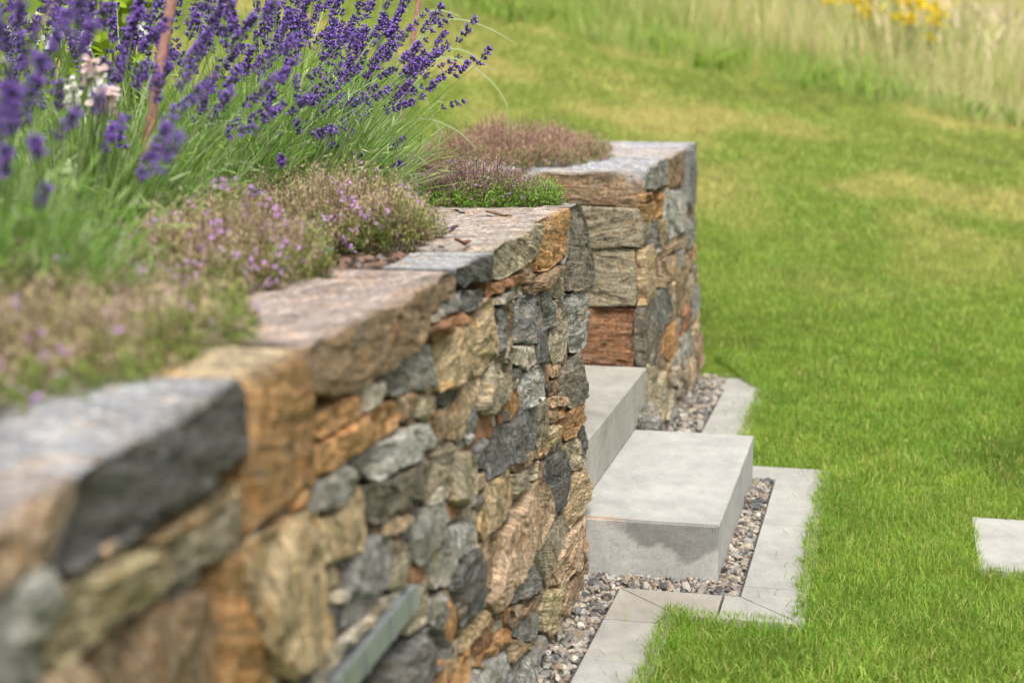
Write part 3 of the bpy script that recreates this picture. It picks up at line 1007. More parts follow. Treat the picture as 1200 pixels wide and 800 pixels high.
# ------------------------------------------------------------------ concrete steps
def step(label, p0, p1, q0, q1, z0, z1, stain):
    # one cast block, finely meshed so that its stains can sit on it
    mb = MB()
    ps = np.linspace(p0, p1, 40); qs = np.concatenate([np.linspace(q0, q0 + .05, 16)[:-1], np.linspace(q0 + .05, q1, 45)]); zs = np.linspace(z0, z1, 22)

    def patch(P, Q, Z, shape):
        p, q, z = [np.broadcast_to(a, shape).ravel() for a in (P, Q, Z)]
        ny, nx = shape
        i = (np.arange(ny - 1)[:, None] * nx + np.arange(nx - 1)[None]).ravel()
        c = stain(p, q, z)
        P3 = np.stack([p, q, z], 1)
        w = 0.0011 * np.stack([perlin(P3 * 9 + k) for k in (1, 5, 9)], 1) + 0.0009 * np.stack([perlin(P3 * 55 + k) for k in (1, 5, 9)], 1)
        p, q, z = p + w[:, 0], q + w[:, 1], z + w[:, 2] * .6
        mb.add(site(p, q, z), np.stack([i, i + 1, i + nx + 1, i + nx], 1), c=c)
    patch(ps[None, :], qs[:, None], z1, (60, 40))
    patch(ps[None, :], qs[::-1][:, None], z0, (60, 40))
    patch(ps[None, :], q0, zs[:, None], (22, 40))
    patch(ps[::-1][None, :], q1, zs[:, None], (22, 40))
    patch(p1, qs[None, :], zs[:, None], (22, 60))
    patch(p0, qs[::-1][None, :], zs[:, None], (22, 60))
    o = mb.build('concrete_step', M_CONC, smooth=False)
    w = o.modifiers.new('join', 'WELD'); w.merge_threshold = 0.0005
    bevel(o, 0.011, 1, 0.9)
    return tag(o, label, 'step')


def stain1(p, q, z):
    c = np.ones((len(p), 3))
    n = pn2(p, z, 14) + 0.5 * pn2(p, z, 40)
    # damp run-off on the near end of the block, hanging below its edge
    x = (p + 0.71) / 0.32
    low = 0.150 - 0.055 * np.clip(x * 1.6, 0, 1) - 0.045 * np.exp(-((x - 0.80) / 0.16) ** 2) - 0.02 * np.exp(-((x - 0.45) / 0.1) ** 2) + 0.010 * n
    w = np.clip((z - low) / 0.006, 0, 1) * (q < 3.79) * (x > 0.12)
    c *= (1 - 0.42 * w * np.clip((x - .1) * 4, 0, 1))[:, None]
    # rust drip beside the wall
    r = np.exp(-((q - 3.786) / 0.012) ** 2) * np.clip((-0.555 - p + 0.07 * pn2(p, q, 30)) / 0.10, 0, 1) * (z > 0.142)
    c *= 1 - r[:, None] * np.array([0.12, 0.42, 0.62])
    pl = np.clip(0.5 + pn2(p, q, 4.0), 0, 1) * (z > .149)
    c *= (1 + 0.06 * pl)[:, None]
    return c


def stain2(p, q, z):
    c = np.ones((len(p), 3)) * np.array([0.93, 0.90, 0.84])
    c *= (1 + 0.10 * pn2(p, q, 6))[:, None]
    return c


step('lower concrete block step standing in gravel, with a damp stain on its near end', -0.80, -0.385, 3.775, 4.735, -0.05, 0.150, stain1)
step('upper concrete block step between the two stone walls, behind the lower step', -1.12, -0.740, 3.87, 4.935, 0.153, 0.302, stain2)

# ------------------------------------------------------------------ paving slabs
def slab(label, pts, tint=(1, 1, 1), name='paving_slab', group='concrete edging slabs', zt=0.014, cat='paving slab'):
    P = np.asarray(pts, float)
    if area2(P) < 0:
        P = P[::-1]
    c = P.mean(0)
    e = np.roll(P, -1, 0) - P
    e /= np.linalg.norm(e, axis=1)[:, None]
    nrm = np.stack([e[:, 1], -e[:, 0]], 1)
    mit = nrm + np.roll(nrm, 1, 0)
    mit /= np.maximum((mit * nrm).sum(1), 0.3)[:, None]
    P = P - mit * 0.0017
    n = len(P)
    v = np.concatenate([site(P[:, 0], P[:, 1], -0.05), site(P[:, 0], P[:, 1], zt)])
    mb = MB()
    q = [(i, (i + 1) % n, n + (i + 1) % n, n + i) for i in range(n)]
    t = []
    if n == 4:
        q += [(4, 5, 6, 7), (3, 2, 1, 0)]
    else:
        t = [(n, n + i, n + i + 1) for i in range(1, n - 1)]
    mb.add(v, q, t, c=tint)
    o = mb.build(name, M_SLAB)
    bevel(o, 0.0018, 2, 0.5)
    o['kind'] = 'thing'
    return tag(o, label, cat, group)


IN, W = -0.608, 0.160          # inner edge of the border line along the walls, slab width
OUT = IN + W
CI, CO = -0.321, -0.321 + W
JN, JF = 3.676 - W, 3.676      # near cross strip
BJ0, BJ1 = 4.765, 4.765 + 0.145
slab('narrow slab at the bottom edge of the photo, between wall gravel and grass', [(IN, 2.75), (OUT, 2.75), (OUT, 3.20), (IN, 3.20)])
slab('second slab beside the wall gravel, cut to a mitre below the lower step', [(IN, 3.455), (OUT, 3.455), (OUT, JN), (IN, JF)], (0.93, 0.88, 0.82))
slab('short slab strip with one joint beside the wall gravel, in front of the mitred slab', [(IN, 3.20), (OUT, 3.20), (OUT, 3.452), (IN, 3.452)], (0.97, 0.95, 0.92))
slab('brownish mitred slab lying in front of the lower step near the grass tuft', [(IN, JF), (OUT, JN), (-0.36, JN), (-0.36, JF)], (0.90, 0.84, 0.77))
slab('small pale slab in front of the lower step, at the foot of its right corner', [(-0.358, JN), (CO, JN), (CI, JF), (-0.358, JF)], (1.0, 0.98, 0.95))
slab('mitred corner slab where the near strip turns along the lower step', [(CO, JN), (CO, 3.752), (CI, 3.752), (CI, JF)], (0.98, 0.97, 0.95))
slab('pale slab along the gravel right of the lower step, nearer one', [(CI, 3.755), (CO, 3.755), (CO, 4.29), (CI, 4.29)], (1.03, 1.02, 1.0))
slab('pale slab along the gravel right of the lower step, farther one', [(CI, 4.293), (CO, 4.293), (CO, BJ0), (CI, BJ0)], (1.05, 1.04, 1.02))
slab('cross slab behind the lower step, at the back corner of the gravel strip', [(OUT + .003, BJ0 + .003), (CO, BJ0 + .003), (CO, BJ1), (OUT + .003, BJ1)], (1.04, 1.03, 1.0))
slab('slab directly behind the lower step, at the start of the far wall strip', [(IN, BJ0), (OUT, BJ0), (OUT, 5.30), (IN, 5.30)])
slab('middle slab of the strip beside the far wall gravel', [(IN, 5.303), (OUT, 5.303), (OUT, 5.66), (IN, 5.66)], (1.04, 1.03, 1.0))
slab('far slab beside the far wall gravel, just before the bend', [(IN, 5.663), (OUT, 5.663), (OUT, 6.04), (IN, 6.02)], (1.05, 1.04, 1.01))
slab('slanted slab at the bend beyond the far wall gravel', [(IN, 6.023), (OUT, 6.045), (OUT - 0.13, 6.36), (IN - 0.10, 6.24)], (1.03, 1.02, 1.0))
slab('last slab behind the corner of the far wall', [(IN - 0.10, 6.243), (OUT - 0.13, 6.363), (OUT - 0.36, 6.80), (IN - 0.26, 6.62)])
slab('square pale stepping stone sunk in the lawn', [(0.235, 4.02), (0.74, 4.02), (0.74, 4.495), (0.235, 4.495)], (1.12, 1.12, 1.10), 'stepping_stone', None, 0.012, 'stepping stone')


def lawn_edge(q):
    q = np.asarray(q, float)
    e = np.full(q.shape, OUT)
    e = np.where((q > JN + .035) & (q < BJ1), CO, e)
    e = np.where(q > 6.045, OUT - (q - 6.045) * 0.46, e)
    e = np.where(q > 6.85, -9, e)
    return e


# ------------------------------------------------------------------ gravel
def ico(sub=2):
    import bmesh
    bm = bmesh.new()
    bmesh.ops.create_icosphere(bm, subdivisions=sub, radius=1)
    v = np.array([x.co[:] for x in bm.verts]); t = np.array([[l.index for l in f.verts] for f in bm.faces])
    bm.free()
    return v, t


def gravel():
    rg = np.random.default_rng(5)
    base, tri = ico(2)
    var = []
    for k in range(9):
        o = rg.uniform(0, 50, 3)
        s = base * (1 + 0.42 * perlin(base * 1.1 + o) + 0.16 * perlin(base * 2.6 + o))[:, None]
        # a few flat broken faces
        for _ in range(9):
            n = rg.normal(size=3); n /= np.linalg.norm(n)
            d = s @ n; lim = rg.uniform(0.38, 0.72)
            s = s - n * np.maximum(d - lim, 0)[:, None]
        var.append(s * np.array([1, rg.uniform(.65, .95), rg.uniform(.45, .75)]))
    pal = np.array([(.28, .265, .24), (.36, .32, .26), (.17, .16, .145), (.38, .31, .22), (.27, .20, .14), (.45, .41, .34), (.10, .10, .10), (.31, .25, .215), (.40, .33, .25), (.25, .235, .21)])
    mb = MB()

    def region(p0f, p1f, q0, q1, n, rmul=1.0):
        for _ in range(n):
            q = rg.uniform(q0, q1)
            p0, p1 = p0f(q), p1f(q)
            p = rg.uniform(p0, p1)
            r = rg.choice([.008, .0105, .0135, .017, .023], p=[.25, .3, .25, .15, .05]) * rmul
            if p + r * .8 > p1:
                p = p1 - r * .8
            Rm = rot3(rg, 3.1)
            Rm = Rm if rg.random() < .35 else np.array(Matrix.Rotation(rg.uniform(0, 6.3), 3, 'Z') @ Matrix.Rotation(rg.normal(0, .35), 3, 'X'))
            v = (var[rg.integers(9)] * r) @ Rm.T
            c = pal[rg.integers(len(pal))] * rg.uniform(.6, 1.15)
            z = rg.uniform(-0.002, 0.016)
            v = v + site(np.array(p), np.array(q), z)
            mb.add(v, t=tri, c=c, r=v * 3 + rg.uniform(0, 9, 3))
    wallp = lambda q: -0.735 + 0.0
    w1p = lambda q: -0.715 + (3.8 - q) * 0.028
    inn = lambda q: IN - 0.002
    region(w1p, inn, 2.2, 3.70, 1500)
    region(lambda q: -0.74, lambda q: CI - 0.003, 3.68, 3.778, 520, .8)
    region(lambda q: -0.388, lambda q: CI - 0.003, 3.69, 4.76, 780, .95)
    region(lambda q: -0.76, lambda q: IN - .003, 4.74, 6.3, 1300, 1.1)
    # a small heap against the wall corner
    o = mb.build('gravel', M_PEB, smooth=False)
    kind(o, 'stuff')
    m = MB()
    for (p0, p1, q0, q1) in ((-0.80, IN + .02, 1.5, 3.70), (-0.80, CI + .02, 3.62, 4.80), (-0.80, IN + .02, 4.70, 6.4)):
        z = 0.003 if q0 < 3 else (0.0045 if q0 < 4 else 0.006)
        v = site(np.array([p0, p1, p1, p0]), np.array([q0, q0, q1, q1]), z)
        m.add(v, [(0, 1, 2, 3)], c=(0.09, 0.08, 0.07))
    kind(m.build('gravel_ground', M_SOIL), 'structure')


gravel()


def loose_stone():
    base, tri = ico(3)
    c0 = site(np.array(-0.705), np.array(4.79), 0.0)
    o = perlin(base * 1.3 + 5)
    v = base * (1 + .3 * o + .12 * perlin(base * 3.3))[:, None] * np.array([.038, .05, .085])
    v[:, 2] = np.maximum(v[:, 2], -0.05)
    mb = MB(); mb.add(v + c0 + np.array([0, 0, .13]), t=tri, c=PAL['G'], r=v + 3)
    # it stands on a second, flatter one
    v2 = base * (1 + .25 * o)[:, None] * np.array([.05, .05, .08])
    mb.add(v2 + c0 + np.array([0, 0.01, .03]), t=tri, c=PAL['X'], r=v2 + 8)
    ob = mb.build('wedge_stone', M_ROCK)
    tag(ob, 'small grey wedge stone stuck between the upper step and the far wall', 'stone')


loose_stone()

# ------------------------------------------------------------------ grass
def blades(mb, x, y, z, h, w, lean, rg, col, curl=0.6):
    n = len(x)
    a = rg.uniform(0, 2 * np.pi, n)
    la = rg.uniform(0, 2 * np.pi, n)
    dx, dy = np.cos(a) * w / 2, np.sin(a) * w / 2
    lx, ly = np.cos(la) * lean * h, np.sin(la) * lean * h
    v = np.zeros((n, 5, 3))
    v[:, 0] = np.stack([x - dx, y - dy, z], 1); v[:, 1] = np.stack([x + dx, y + dy, z], 1)
    mx, my, mz = x + lx * .38, y + ly * .38, z + h * .6
    v[:, 2] = np.stack([mx + dx * .8, my + dy * .8, mz], 1); v[:, 3] = np.stack([mx - dx * .8, my - dy * .8, mz], 1)
    hh = h * np.sqrt(np.maximum(0.15, 1 - (lean * curl) ** 2))
    v[:, 4] = np.stack([x + lx, y + ly, z + hh], 1)
    b = np.arange(n)[:, None] * 5
    mb.add(v.reshape(-1, 3), b + np.array([0, 1, 2, 3]), b + np.array([3, 2, 4]), c=np.repeat(col, 5, 0))


def lawn_colour(x, y, rg):
    n = len(x)
    g1 = np.array([0.175, 0.335, 0.035]); g2 = np.array([0.325, 0.455, 0.062]); d = np.array([0.64, 0.54, 0.20])
    t = np.clip(0.45 + 0.5 * pn2(x, y, 1.3) + 0.35 * pn2(x, y, 6.0) + rg.normal(0, .28, n), 0, 1)[:, None]
    c = g1 + (g2 - g1) * t
    far = np.clip((y - 6.0) / 4.5, 0, 1)
    pt = 0.8 * pn2(x, y, 0.95, 4.0) + 0.55 * pn2(x, y, 2.3, 1.0) + .2 * pn2(x, y, 5.0, 2.0)
    dry = np.clip((pt - .18 + .30 * far) / .7, 0, 1) * (0.12 + 0.88 * far)
    bare = np.exp(-((x + .40) / .45) ** 2 - ((y - 12.4) / .9) ** 2) + .8 * np.exp(-((x - .7) / .35) ** 2 - ((y - 12.0) / .4) ** 2)
    dry = np.clip(dry + bare, 0, 1.1)
    lush = np.clip((-pt - .25) / .4, 0, 1)[:, None]
    c = c * (1 - .35 * lush)
    dd = (np.where(rg.random(n) < 0.13, rg.uniform(.4, .95, n), 0) * (1 - .6 * far) + dry * rg.uniform(.35, .85, n) + .34 * far).clip(0, .92)[:, None]
    c = c * (1 - dd) + d * dd
    return c * (rg.uniform(.65, 1.25, n) * (1 + .22 * pn2(x, y, 9.0)))[:, None]


def lawn_grass():
    rg = np.random.default_rng(31)
    mb = MB()

    def zone(x0, x1, y0, y1, dens, h0, h1, w, fx=None):
        n = int((x1 - x0) * (y1 - y0) * dens)
        x = rg.uniform(x0, x1, n); y = rg.uniform(y0, y1, n)
        p, q = to_pq(x, y)
        edge = lawn_edge(q) + 0.010 * pn2(p, q, 16) + 0.014 * pn2(p, q, 45) - 0.030
        ok = p > edge
        ok &= ~((p > 0.245) & (p < 0.73) & (q > 4.03) & (q < 4.485))
        ok &= ~((q > JN - 0.01) & (q < JN + .003) & (p < CO - .01) & (p > OUT) & False)
        if fx is not None:
            ok &= fx(x, y)
        x, y, p, q = x[ok], y[ok], p[ok], q[ok]
        n = len(x)
        z = hill(x, y) + 0.002
        h = rg.uniform(h0, h1, n) * (1 + .25 * pn2(x, y, 4.0))
        blades(mb, x, y, z, h, rg.uniform(.6, 1.2, n) * w, np.abs(rg.normal(.65, .40, n)).clip(0, 1.5), rg, lawn_colour(x, y, rg))
    view = lambda x, y: (x < 0.36 * y + .7)
    zone(-0.1, 2.6, 2.2, 3.2, 12000, .018, .036, .0032, view)
    zone(-0.1, 2.6, 3.2, 4.6, 34000, .015, .035, .0020, view)
    for k in range(3):      # the untrimmed rim that leans over the slabs
        zone(-0.1, 1.3, 2.6, 6.6, 9000, .022, .046, .0024, lambda x, y: (lambda p, q: (p < lawn_edge(q) + .03) & (q < 6.5))(*to_pq(x, y)))
    zone(0.0, 3.2, 4.6, 6.2, 18000, .015, .034, .0027, view)
    zone(0.2, 4.0, 6.2, 8.5, 8000, .020, .038, .0036, view)
    zone(-3.0, 5.6, 8.5, 14.8, 2900, .022, .042, .0060, view)
    zone(-3.0, 0.2, 6.6, 8.5, 1800, .025, .042, .006, view)
    # mown clippings lying on the slabs
    n = 260
    q = rg.uniform(2.9, 6.2, n); p = lawn_edge(q) - np.abs(rg.normal(0, .05, n))
    ok = p > np.where((q > JF) & (q < BJ0), CI, IN) + .005
    P = site(p[ok], q[ok], .0165); k = ok.sum()
    blades(mb, P[:, 0], P[:, 1], P[:, 2], rg.uniform(.012, .03, k), np.full(k, .0018), np.full(k, 1.6), rg, lawn_colour(P[:, 0], P[:, 1], rg) * .8)
    o = mb.build('lawn_grass', M_GRASS)
    kind(o, 'stuff')


lawn_grass()


def meadow_y(x):
    return 13.6 - 0.25 * np.asarray(x, float)


def meadow():
    rg = np.random.default_rng(41)
    mb = MB()
    for (n, d0, d1, h0, h1, w) in ((30000, -.25, 2.2, .06, .34, .010), (34000, 1.0, 9, .28, .72, .012), (16000, 8, 26, .5, 0.9, .026)):
        x = rg.uniform(-6, 13, n); y = meadow_y(x) + d0 + rg.random(n) * (d1 - d0) + 0.35 * pn2(x, x * 0, 1.1)
        z = hill(x, y) - .02
        patch = np.clip(.5 + .8 * pn2(x, y, .45) + .5 * pn2(x, y, 1.5), 0, 1)
        gr = np.array([.32, .44, .09]); tan = np.array([.72, .62, .33])
        t = np.clip(patch * .9 + rg.normal(0, .25, n) + (0.05 if d0 > .5 else -.30) + .04 * x, 0, 1)[:, None]
        c = (gr + (tan - gr) * t) * rg.uniform(.7, 1.2, n)[:, None]
        h = rg.uniform(h0, h1, n) * (.7 + .6 * np.clip(.5 + pn2(x, y, .9, 2.0), 0, 1))
        blades(mb, x, y, z, h, rg.uniform(.5, 1.2, n) * w, np.abs(rg.normal(.25, .22, n)).clip(0, .9), rg, c)
    # feathery seed heads
    n = 5000
    x = rg.uniform(-6, 13, n); y = meadow_y(x) + 1 + rg.random(n) * 9
    z = hill(x, y) + rg.uniform(.30, .72, n)
    blades(mb, x, y, z, rg.uniform(.08, .18, n), np.full(n, .03), np.full(n, .5), rg, np.array([.75, .62, .40]) * rg.uniform(.7, 1.1, n)[:, None])
    kind(mb.build('meadow_grass', M_GRASS), 'stuff')
    # broad weeds along the mown edge
    mb = MB()
    for k in range(60):
        x0 = rg.uniform(-4, 8); y0 = meadow_y(x0) + rg.uniform(-.15, .5)
        n = 22
        x = x0 + rg.normal(0, .10, n); y = y0 + rg.normal(0, .10, n)
        blades(mb, x, y, hill(x, y), rg.uniform(.05, .17, n), np.full(n, .04), rg.uniform(.5, 1.1, n), rg, np.array([.24, .36, .05]) * rg.uniform(.7, 1.3, n)[:, None])
    kind(mb.build('weeds', M_GRASS), 'stuff')


meadow()


def yellow_flowers():
    rg = np.random.default_rng(43)
    spots = [(1012, 12, 15.0, 'yellow ragwort flower standing in the tall meadow grass, leftmost of the yellow ones'),
             (1070, 22, 14.6, 'large yellow ragwort with the lowest flower heads in the meadow grass'),
             (1082, 2, 15.2, 'bright yellow ragwort at the top edge, above the large one'),
             (1052, 6, 15.8, 'small yellow ragwort between two brighter ones in the meadow')]
    for (u, v, Y, lab) in spots:
        P = depth_point(u, v, Y)
        zb = float(hill(np.array([P[0]]), np.array([P[1]]))[0])
        root = thing('ragwort', lab, 'wildflower', (P[0], P[1], zb), 'yellow ragwort in the meadow')
        m = MB(); f = MB()
        for k in range(7):
            tip = P + np.array([rg.normal(0, .13), rg.normal(0, .14), rg.normal(0, .085)])
            tube(m, [np.array([P[0], P[1], zb]), (np.array([P[0], P[1], zb]) + tip) / 2 + rg.normal(0, .02, 3), tip], [.006, .005, .003], (.12, .18, .03))
            n = 36
            x, y, z = [tip[i] + rg.normal(0, s, n) for i, s in ((0, .045), (1, .045), (2, .02))]
            blades(f, x, y, z, np.full(n, .03), np.full(n, .03), np.full(n, 1.0), rg, np.array([.85, .64, .03]) * rg.uniform(.8, 1.1, n)[:, None])
        m.build('stem', M_LEAF, root)
        f.build('blossoms', M_PETAL, root)


def tube(mb, pts, rad, col, sides=5, m=0):
    pts = np.asarray(pts, float); rad = np.asarray(rad, float)
    n = len(pts)
    tg = np.gradient(pts, axis=0)
    tg /= np.maximum(np.linalg.norm(tg, axis=1), 1e-9)[:, None]
    ref = np.array([0.31, 0.77, 0.2]) if abs(tg[0, 2]) > .6 else np.array([0, 0, 1.0])
    s = np.cross(tg, ref); s /= np.maximum(np.linalg.norm(s, axis=1), 1e-9)[:, None]
    t = np.cross(tg, s)
    a = np.linspace(0, 2 * np.pi, sides, endpoint=False)
    v = pts[:, None] + (s[:, None] * np.cos(a)[None, :, None] + t[:, None] * np.sin(a)[None, :, None]) * rad[:, None, None]
    k = np.arange(sides); k2 = (k + 1) % sides
    q = np.concatenate([np.stack([i * sides + k, i * sides + k2, (i + 1) * sides + k2, (i + 1) * sides + k], 1) for i in range(n - 1)])
    mb.add(v.reshape(-1, 3), q, c=col, m=m)


yellow_flowers()

# ------------------------------------------------------------------ lavender
def ribbon(mb, pts, w, col, up=None, taper=True):
    """flat strap leaf along a curve"""
    pts = np.asarray(pts, float); n = len(pts)
    tg = np.gradient(pts, axis=0); tg /= np.maximum(np.linalg.norm(tg, axis=1), 1e-9)[:, None]
    ref = np.array([0.3, -0.8, 0.5]) if up is None else up
    s = np.cross(tg, ref); s /= np.maximum(np.linalg.norm(s, axis=1), 1e-9)[:, None]
    ww = w * (np.sin(np.linspace(.25, 1, n) * np.pi * .97) ** .6 if taper else np.ones(n))
    v = np.concatenate([pts - s * ww[:, None] / 2, pts + s * ww[:, None] / 2])
    i = np.arange(n - 1)
    mb.add(v, np.stack([i, i + 1, n + i + 1, n + i], 1), c=col)


FL_V = np.array([(0, 0, 0), (.5, 0, .25), (0, .5, .25), (-.5, 0, .25), (0, -.5, .25), (.42, 0, .75), (0, .42, .75), (-.42, 0, .75), (0, -.42, .75), (0, 0, 1.0)])
FL_T = np.array([(0, 2, 1), (0, 3, 2), (0, 4, 3), (0, 1, 4), (5, 6, 9), (6, 7, 9), (7, 8, 9), (8, 5, 9)])
FL_Q = np.array([(1, 2, 6, 5), (2, 3, 7, 6), (3, 4, 8, 7), (4, 1, 5, 8)])


def basis(d):
    d = d / np.maximum(np.linalg.norm(d, axis=-1, keepdims=True), 1e-9)
    ref = np.where(np.abs(d[..., 2:3]) > .85, np.array([1.0, 0, 0]), np.array([0, 0, 1.0]))
    s = np.cross(d, ref); s /= np.maximum(np.linalg.norm(s, axis=-1, keepdims=True), 1e-9)
    return s, np.cross(d, s), d


def spike(mb, base, tip, d, length, rg, fat=1.0, whorls=None):
    """flower head: whorls of calyces with a few open petals, growing along d from base"""
    d = d / np.linalg.norm(d)
    s, t, _ = basis(d)
    wh = whorls or rg.integers(4, 8)
    L = length
    pos = np.linspace(0, 1, wh) + rg.normal(0, .03, wh)
    pos = pos + np.where(np.arange(wh) == 0, -0.12, 0)
    V = []; C = []
    for k, f in enumerate(pos):
        m = rg.integers(8, 13)
        prof = (1.0 - .55 * max(f, 0) ** 2) * fat
        ctr = base + d * (f * L)
        a = rg.uniform(0, 6.28) + np.arange(m) * 6.283 / m + rg.normal(0, .2, m)
        out = s[None] * np.cos(a)[:, None] + t[None] * np.sin(a)[:, None]
        dirs = out * .9 + d * rg.uniform(.45, .95, m)[:, None]
        b0, b1, b2 = basis(dirs)
        ln = rg.uniform(.0070, .0105, m) * (.75 + .25 * prof); wd = rg.uniform(.0032, .0043, m) * fat
        st = ctr + out * .0016 + d * rg.normal(0, .0022, m)[:, None]
        vv = st[:, None] + b0[:, None] * FL_V[None, :, 0:1] * wd[:, None, None] + b1[:, None] * FL_V[None, :, 1:2] * wd[:, None, None] + b2[:, None] * FL_V[None, :, 2:3] * ln[:, None, None]
        V.append(vv)
        base_c = np.array([.070, .043, .165]) * rg.uniform(.6, 1.5, m)[:, None]
        base_c = np.where((rg.random(m) < .3)[:, None], np.array([.17, .092, .38]) * rg.uniform(.7, 1.25, m)[:, None], base_c)
        C.append(np.repeat(base_c[:, None], 10, 1))
        # open florets
        j = rg.random(m) < .34
        if j.any():
            e = st[j] + b2[j] * ln[j][:, None]
            vv = e[:, None] + b0[j][:, None] * FL_V[None, :, 0:1] * .0062 + b1[j][:, None] * FL_V[None, :, 1:2] * .0062 + b2[j][:, None] * (FL_V[None, :, 2:3] - .3) * .0036
            V.append(vv)
            C.append(np.repeat((np.array([.28, .15, .55]) * rg.uniform(.7, 1.3, j.sum())[:, None])[:, None], 10, 1))
    V = np.concatenate(V); C = np.concatenate(C)
    k = len(V)
    o = np.arange(k)[:, None, None] * 10
    mb.add(V.reshape(-1, 3), (o + FL_Q[None]).reshape(-1, 4), (o + FL_T[None]).reshape(-1, 3), c=C.reshape(-1, 3))


def lavender(label, x, y, nspk, H, R, lean, rg, zb=0.86, fol=900, headlen=(.034, .066), extra=()):
    root = thing('lavender', label, 'lavender', (x, y, zb), 'lavender plants in the raised bed')
    base = np.array([x, y, zb])
    f = MB()
    greens = np.array([(.24, .39, .08), (.32, .46, .14), (.18, .34, .05), (.44, .53, .27)])
    lean = np.asarray(lean, float)
    for k in range(fol):
        a = rg.uniform(0, 6.283); r = math.sqrt(rg.random())
        b = base + np.array([math.cos(a), math.sin(a), 0]) * r * R * .38
        out = np.array([math.cos(a), math.sin(a), 0]) * r
        L = H * rg.uniform(.35, .78)
        dirv = out * rg.uniform(.4, 1.15) + lean * rg.uniform(.5, 1.1) + np.array([0, 0, 1.0]) + rg.normal(0, .16, 3)
        dirv /= np.linalg.norm(dirv)
        u = np.linspace(0, 1, 4)[:, None]
        pts = b + dirv * L * u + np.array([0, 0, -1.0]) * (u ** 2) * L * rg.uniform(-.08, .22)
        c = greens[rg.integers(4)] * rg.uniform(.7, 1.25)
        ribbon(f, pts, rg.uniform(.0016, .0036), c * (1.0 if rg.random() > .25 else .55), up=rg.normal(size=3))
        if rg.random() < .6:                    # small side leaves along the stem
            for _ in range(4):
                q0 = pts[1] + (pts[3] - pts[1]) * rg.random()
                dl = dirv * .7 + rg.normal(0, .6, 3)
                dl /= np.linalg.norm(dl)
                ribbon(f, q0 + dl * np.linspace(0, rg.uniform(.02, .045), 3)[:, None], .0032, c * rg.uniform(.8, 1.2), up=rg.normal(size=3))
    f.build('foliage', M_LEAF, root)
    targets = []
    for k in range(nspk):
        a = rg.uniform(0, 6.283); r = rg.random() ** .6
        out = np.array([math.cos(a), math.sin(a), 0]) * r
        b = base + out * R * .3
        dirv = out * rg.uniform(.55, 1.0) * R / H * 1.6 + lean * rg.uniform(.5, 1.15) + np.array([0, 0, 1.0])
        dirv /= np.linalg.norm(dirv)
        L = H * rg.uniform(.72, 1.1)
        targets.append((b, b + dirv * L, rg.uniform(*headlen)))
    for (tx, ty, tz, hl) in extra:
        T = np.array([tx, ty, tz])
        b = base + (T - base) * np.array([.15, .15, 0]) + rg.normal(0, .02, 3) * np.array([1, 1, 0])
        targets.append((b, T, hl))
    for (b, T, hl) in targets:
        u = np.linspace(0, 1, 6)[:, None]
        ch = T - b; Ln = np.linalg.norm(ch)
        sag = np.array([0, 0, 1.0]) * Ln * rg.uniform(.02, .10) + rg.normal(0, .012, 3)
        pts = b + ch * u + sag * (4 * u * (1 - u))
        d = pts[-1] - pts[-2]; d /= np.linalg.norm(d)
        sp = MB()
        g = greens[rg.integers(4)] * rg.uniform(.8, 1.2)
        tube(sp, pts, np.linspace(.0013, .0009, 6), g, 4)
        if rg.random() < .75:
            ss = rg.normal(0, .15, 3)
            d = d + ss; d /= np.linalg.norm(d)
        st = sp; sp = MB()
        tube(sp, [T, T + d * hl], [.0009, .0006], g * .8, 4)
        if rg.random() < .4:                     # a lone lower whorl
            spike(sp, T - d * rg.uniform(.012, .022), None, d, .002, rg, .8, 1)
        spike(sp, T, None, d, hl, rg, rg.uniform(.75, 1.05))
        so = st.build('flower_stalk', M_LEAF, root)
        sp.build('flower_spike', M_PETAL, so)
    return root


rl = np.random.default_rng(51)
# heads of the sharp plant that stand clear of the others
ex = []
for (u, v, Y, hl) in ((500, 85, 3.85, .055), (520, 125, 3.95, .05), (478, 62, 3.9, .05), (465, 100, 3.9, .04), (455, 60, 3.8, .05), (440, 80, 3.85, .045), (430, 105, 3.9, .04),
                      (455, 125, 3.9, .045), (470, 110, 3.8, .03), (478, 82, 3.9, .035), (503, 70, 3.95, .05), (425, 140, 3.8, .03), (405, 165, 3.7, .025), (410, 125, 3.85, .04),
                      (380, 60, 3.8, .05), (405, 40, 3.9, .05), (420, 60, 3.95, .05), (440, 40, 3.9, .05), (460, 30, 3.95, .045), (390, 95, 3.8, .04), (365, 120, 3.7, .035), (350, 155, 3.5, .03),
                      (455, 178, 3.75, .022), (460, 195, 3.7, .022), (462, 222, 3.6, .022), (440, 205, 3.7, .02), (415, 185, 3.7, .02), (330, 190, 3.3, .03), (300, 225, 3.1, .025), (425, 20, 4.0, .055), (400, 10, 4.0, .05)):
    P = depth_point(u, v, Y)
    ex.append((P[0], P[1], P[2], hl))
lavender('large lavender in sharp focus, leaning out over the wall towards the lawn', -0.56, 3.75, 69, 0.56, 0.36, (.42, .0, 0), rl, fol=2000, extra=ex)
def heads(L, Y, hl):
    return [tuple(depth_point(u, v, Y + rl.normal(0, .06))) + (hl * rl.uniform(.8, 1.2),) for u, v in L]


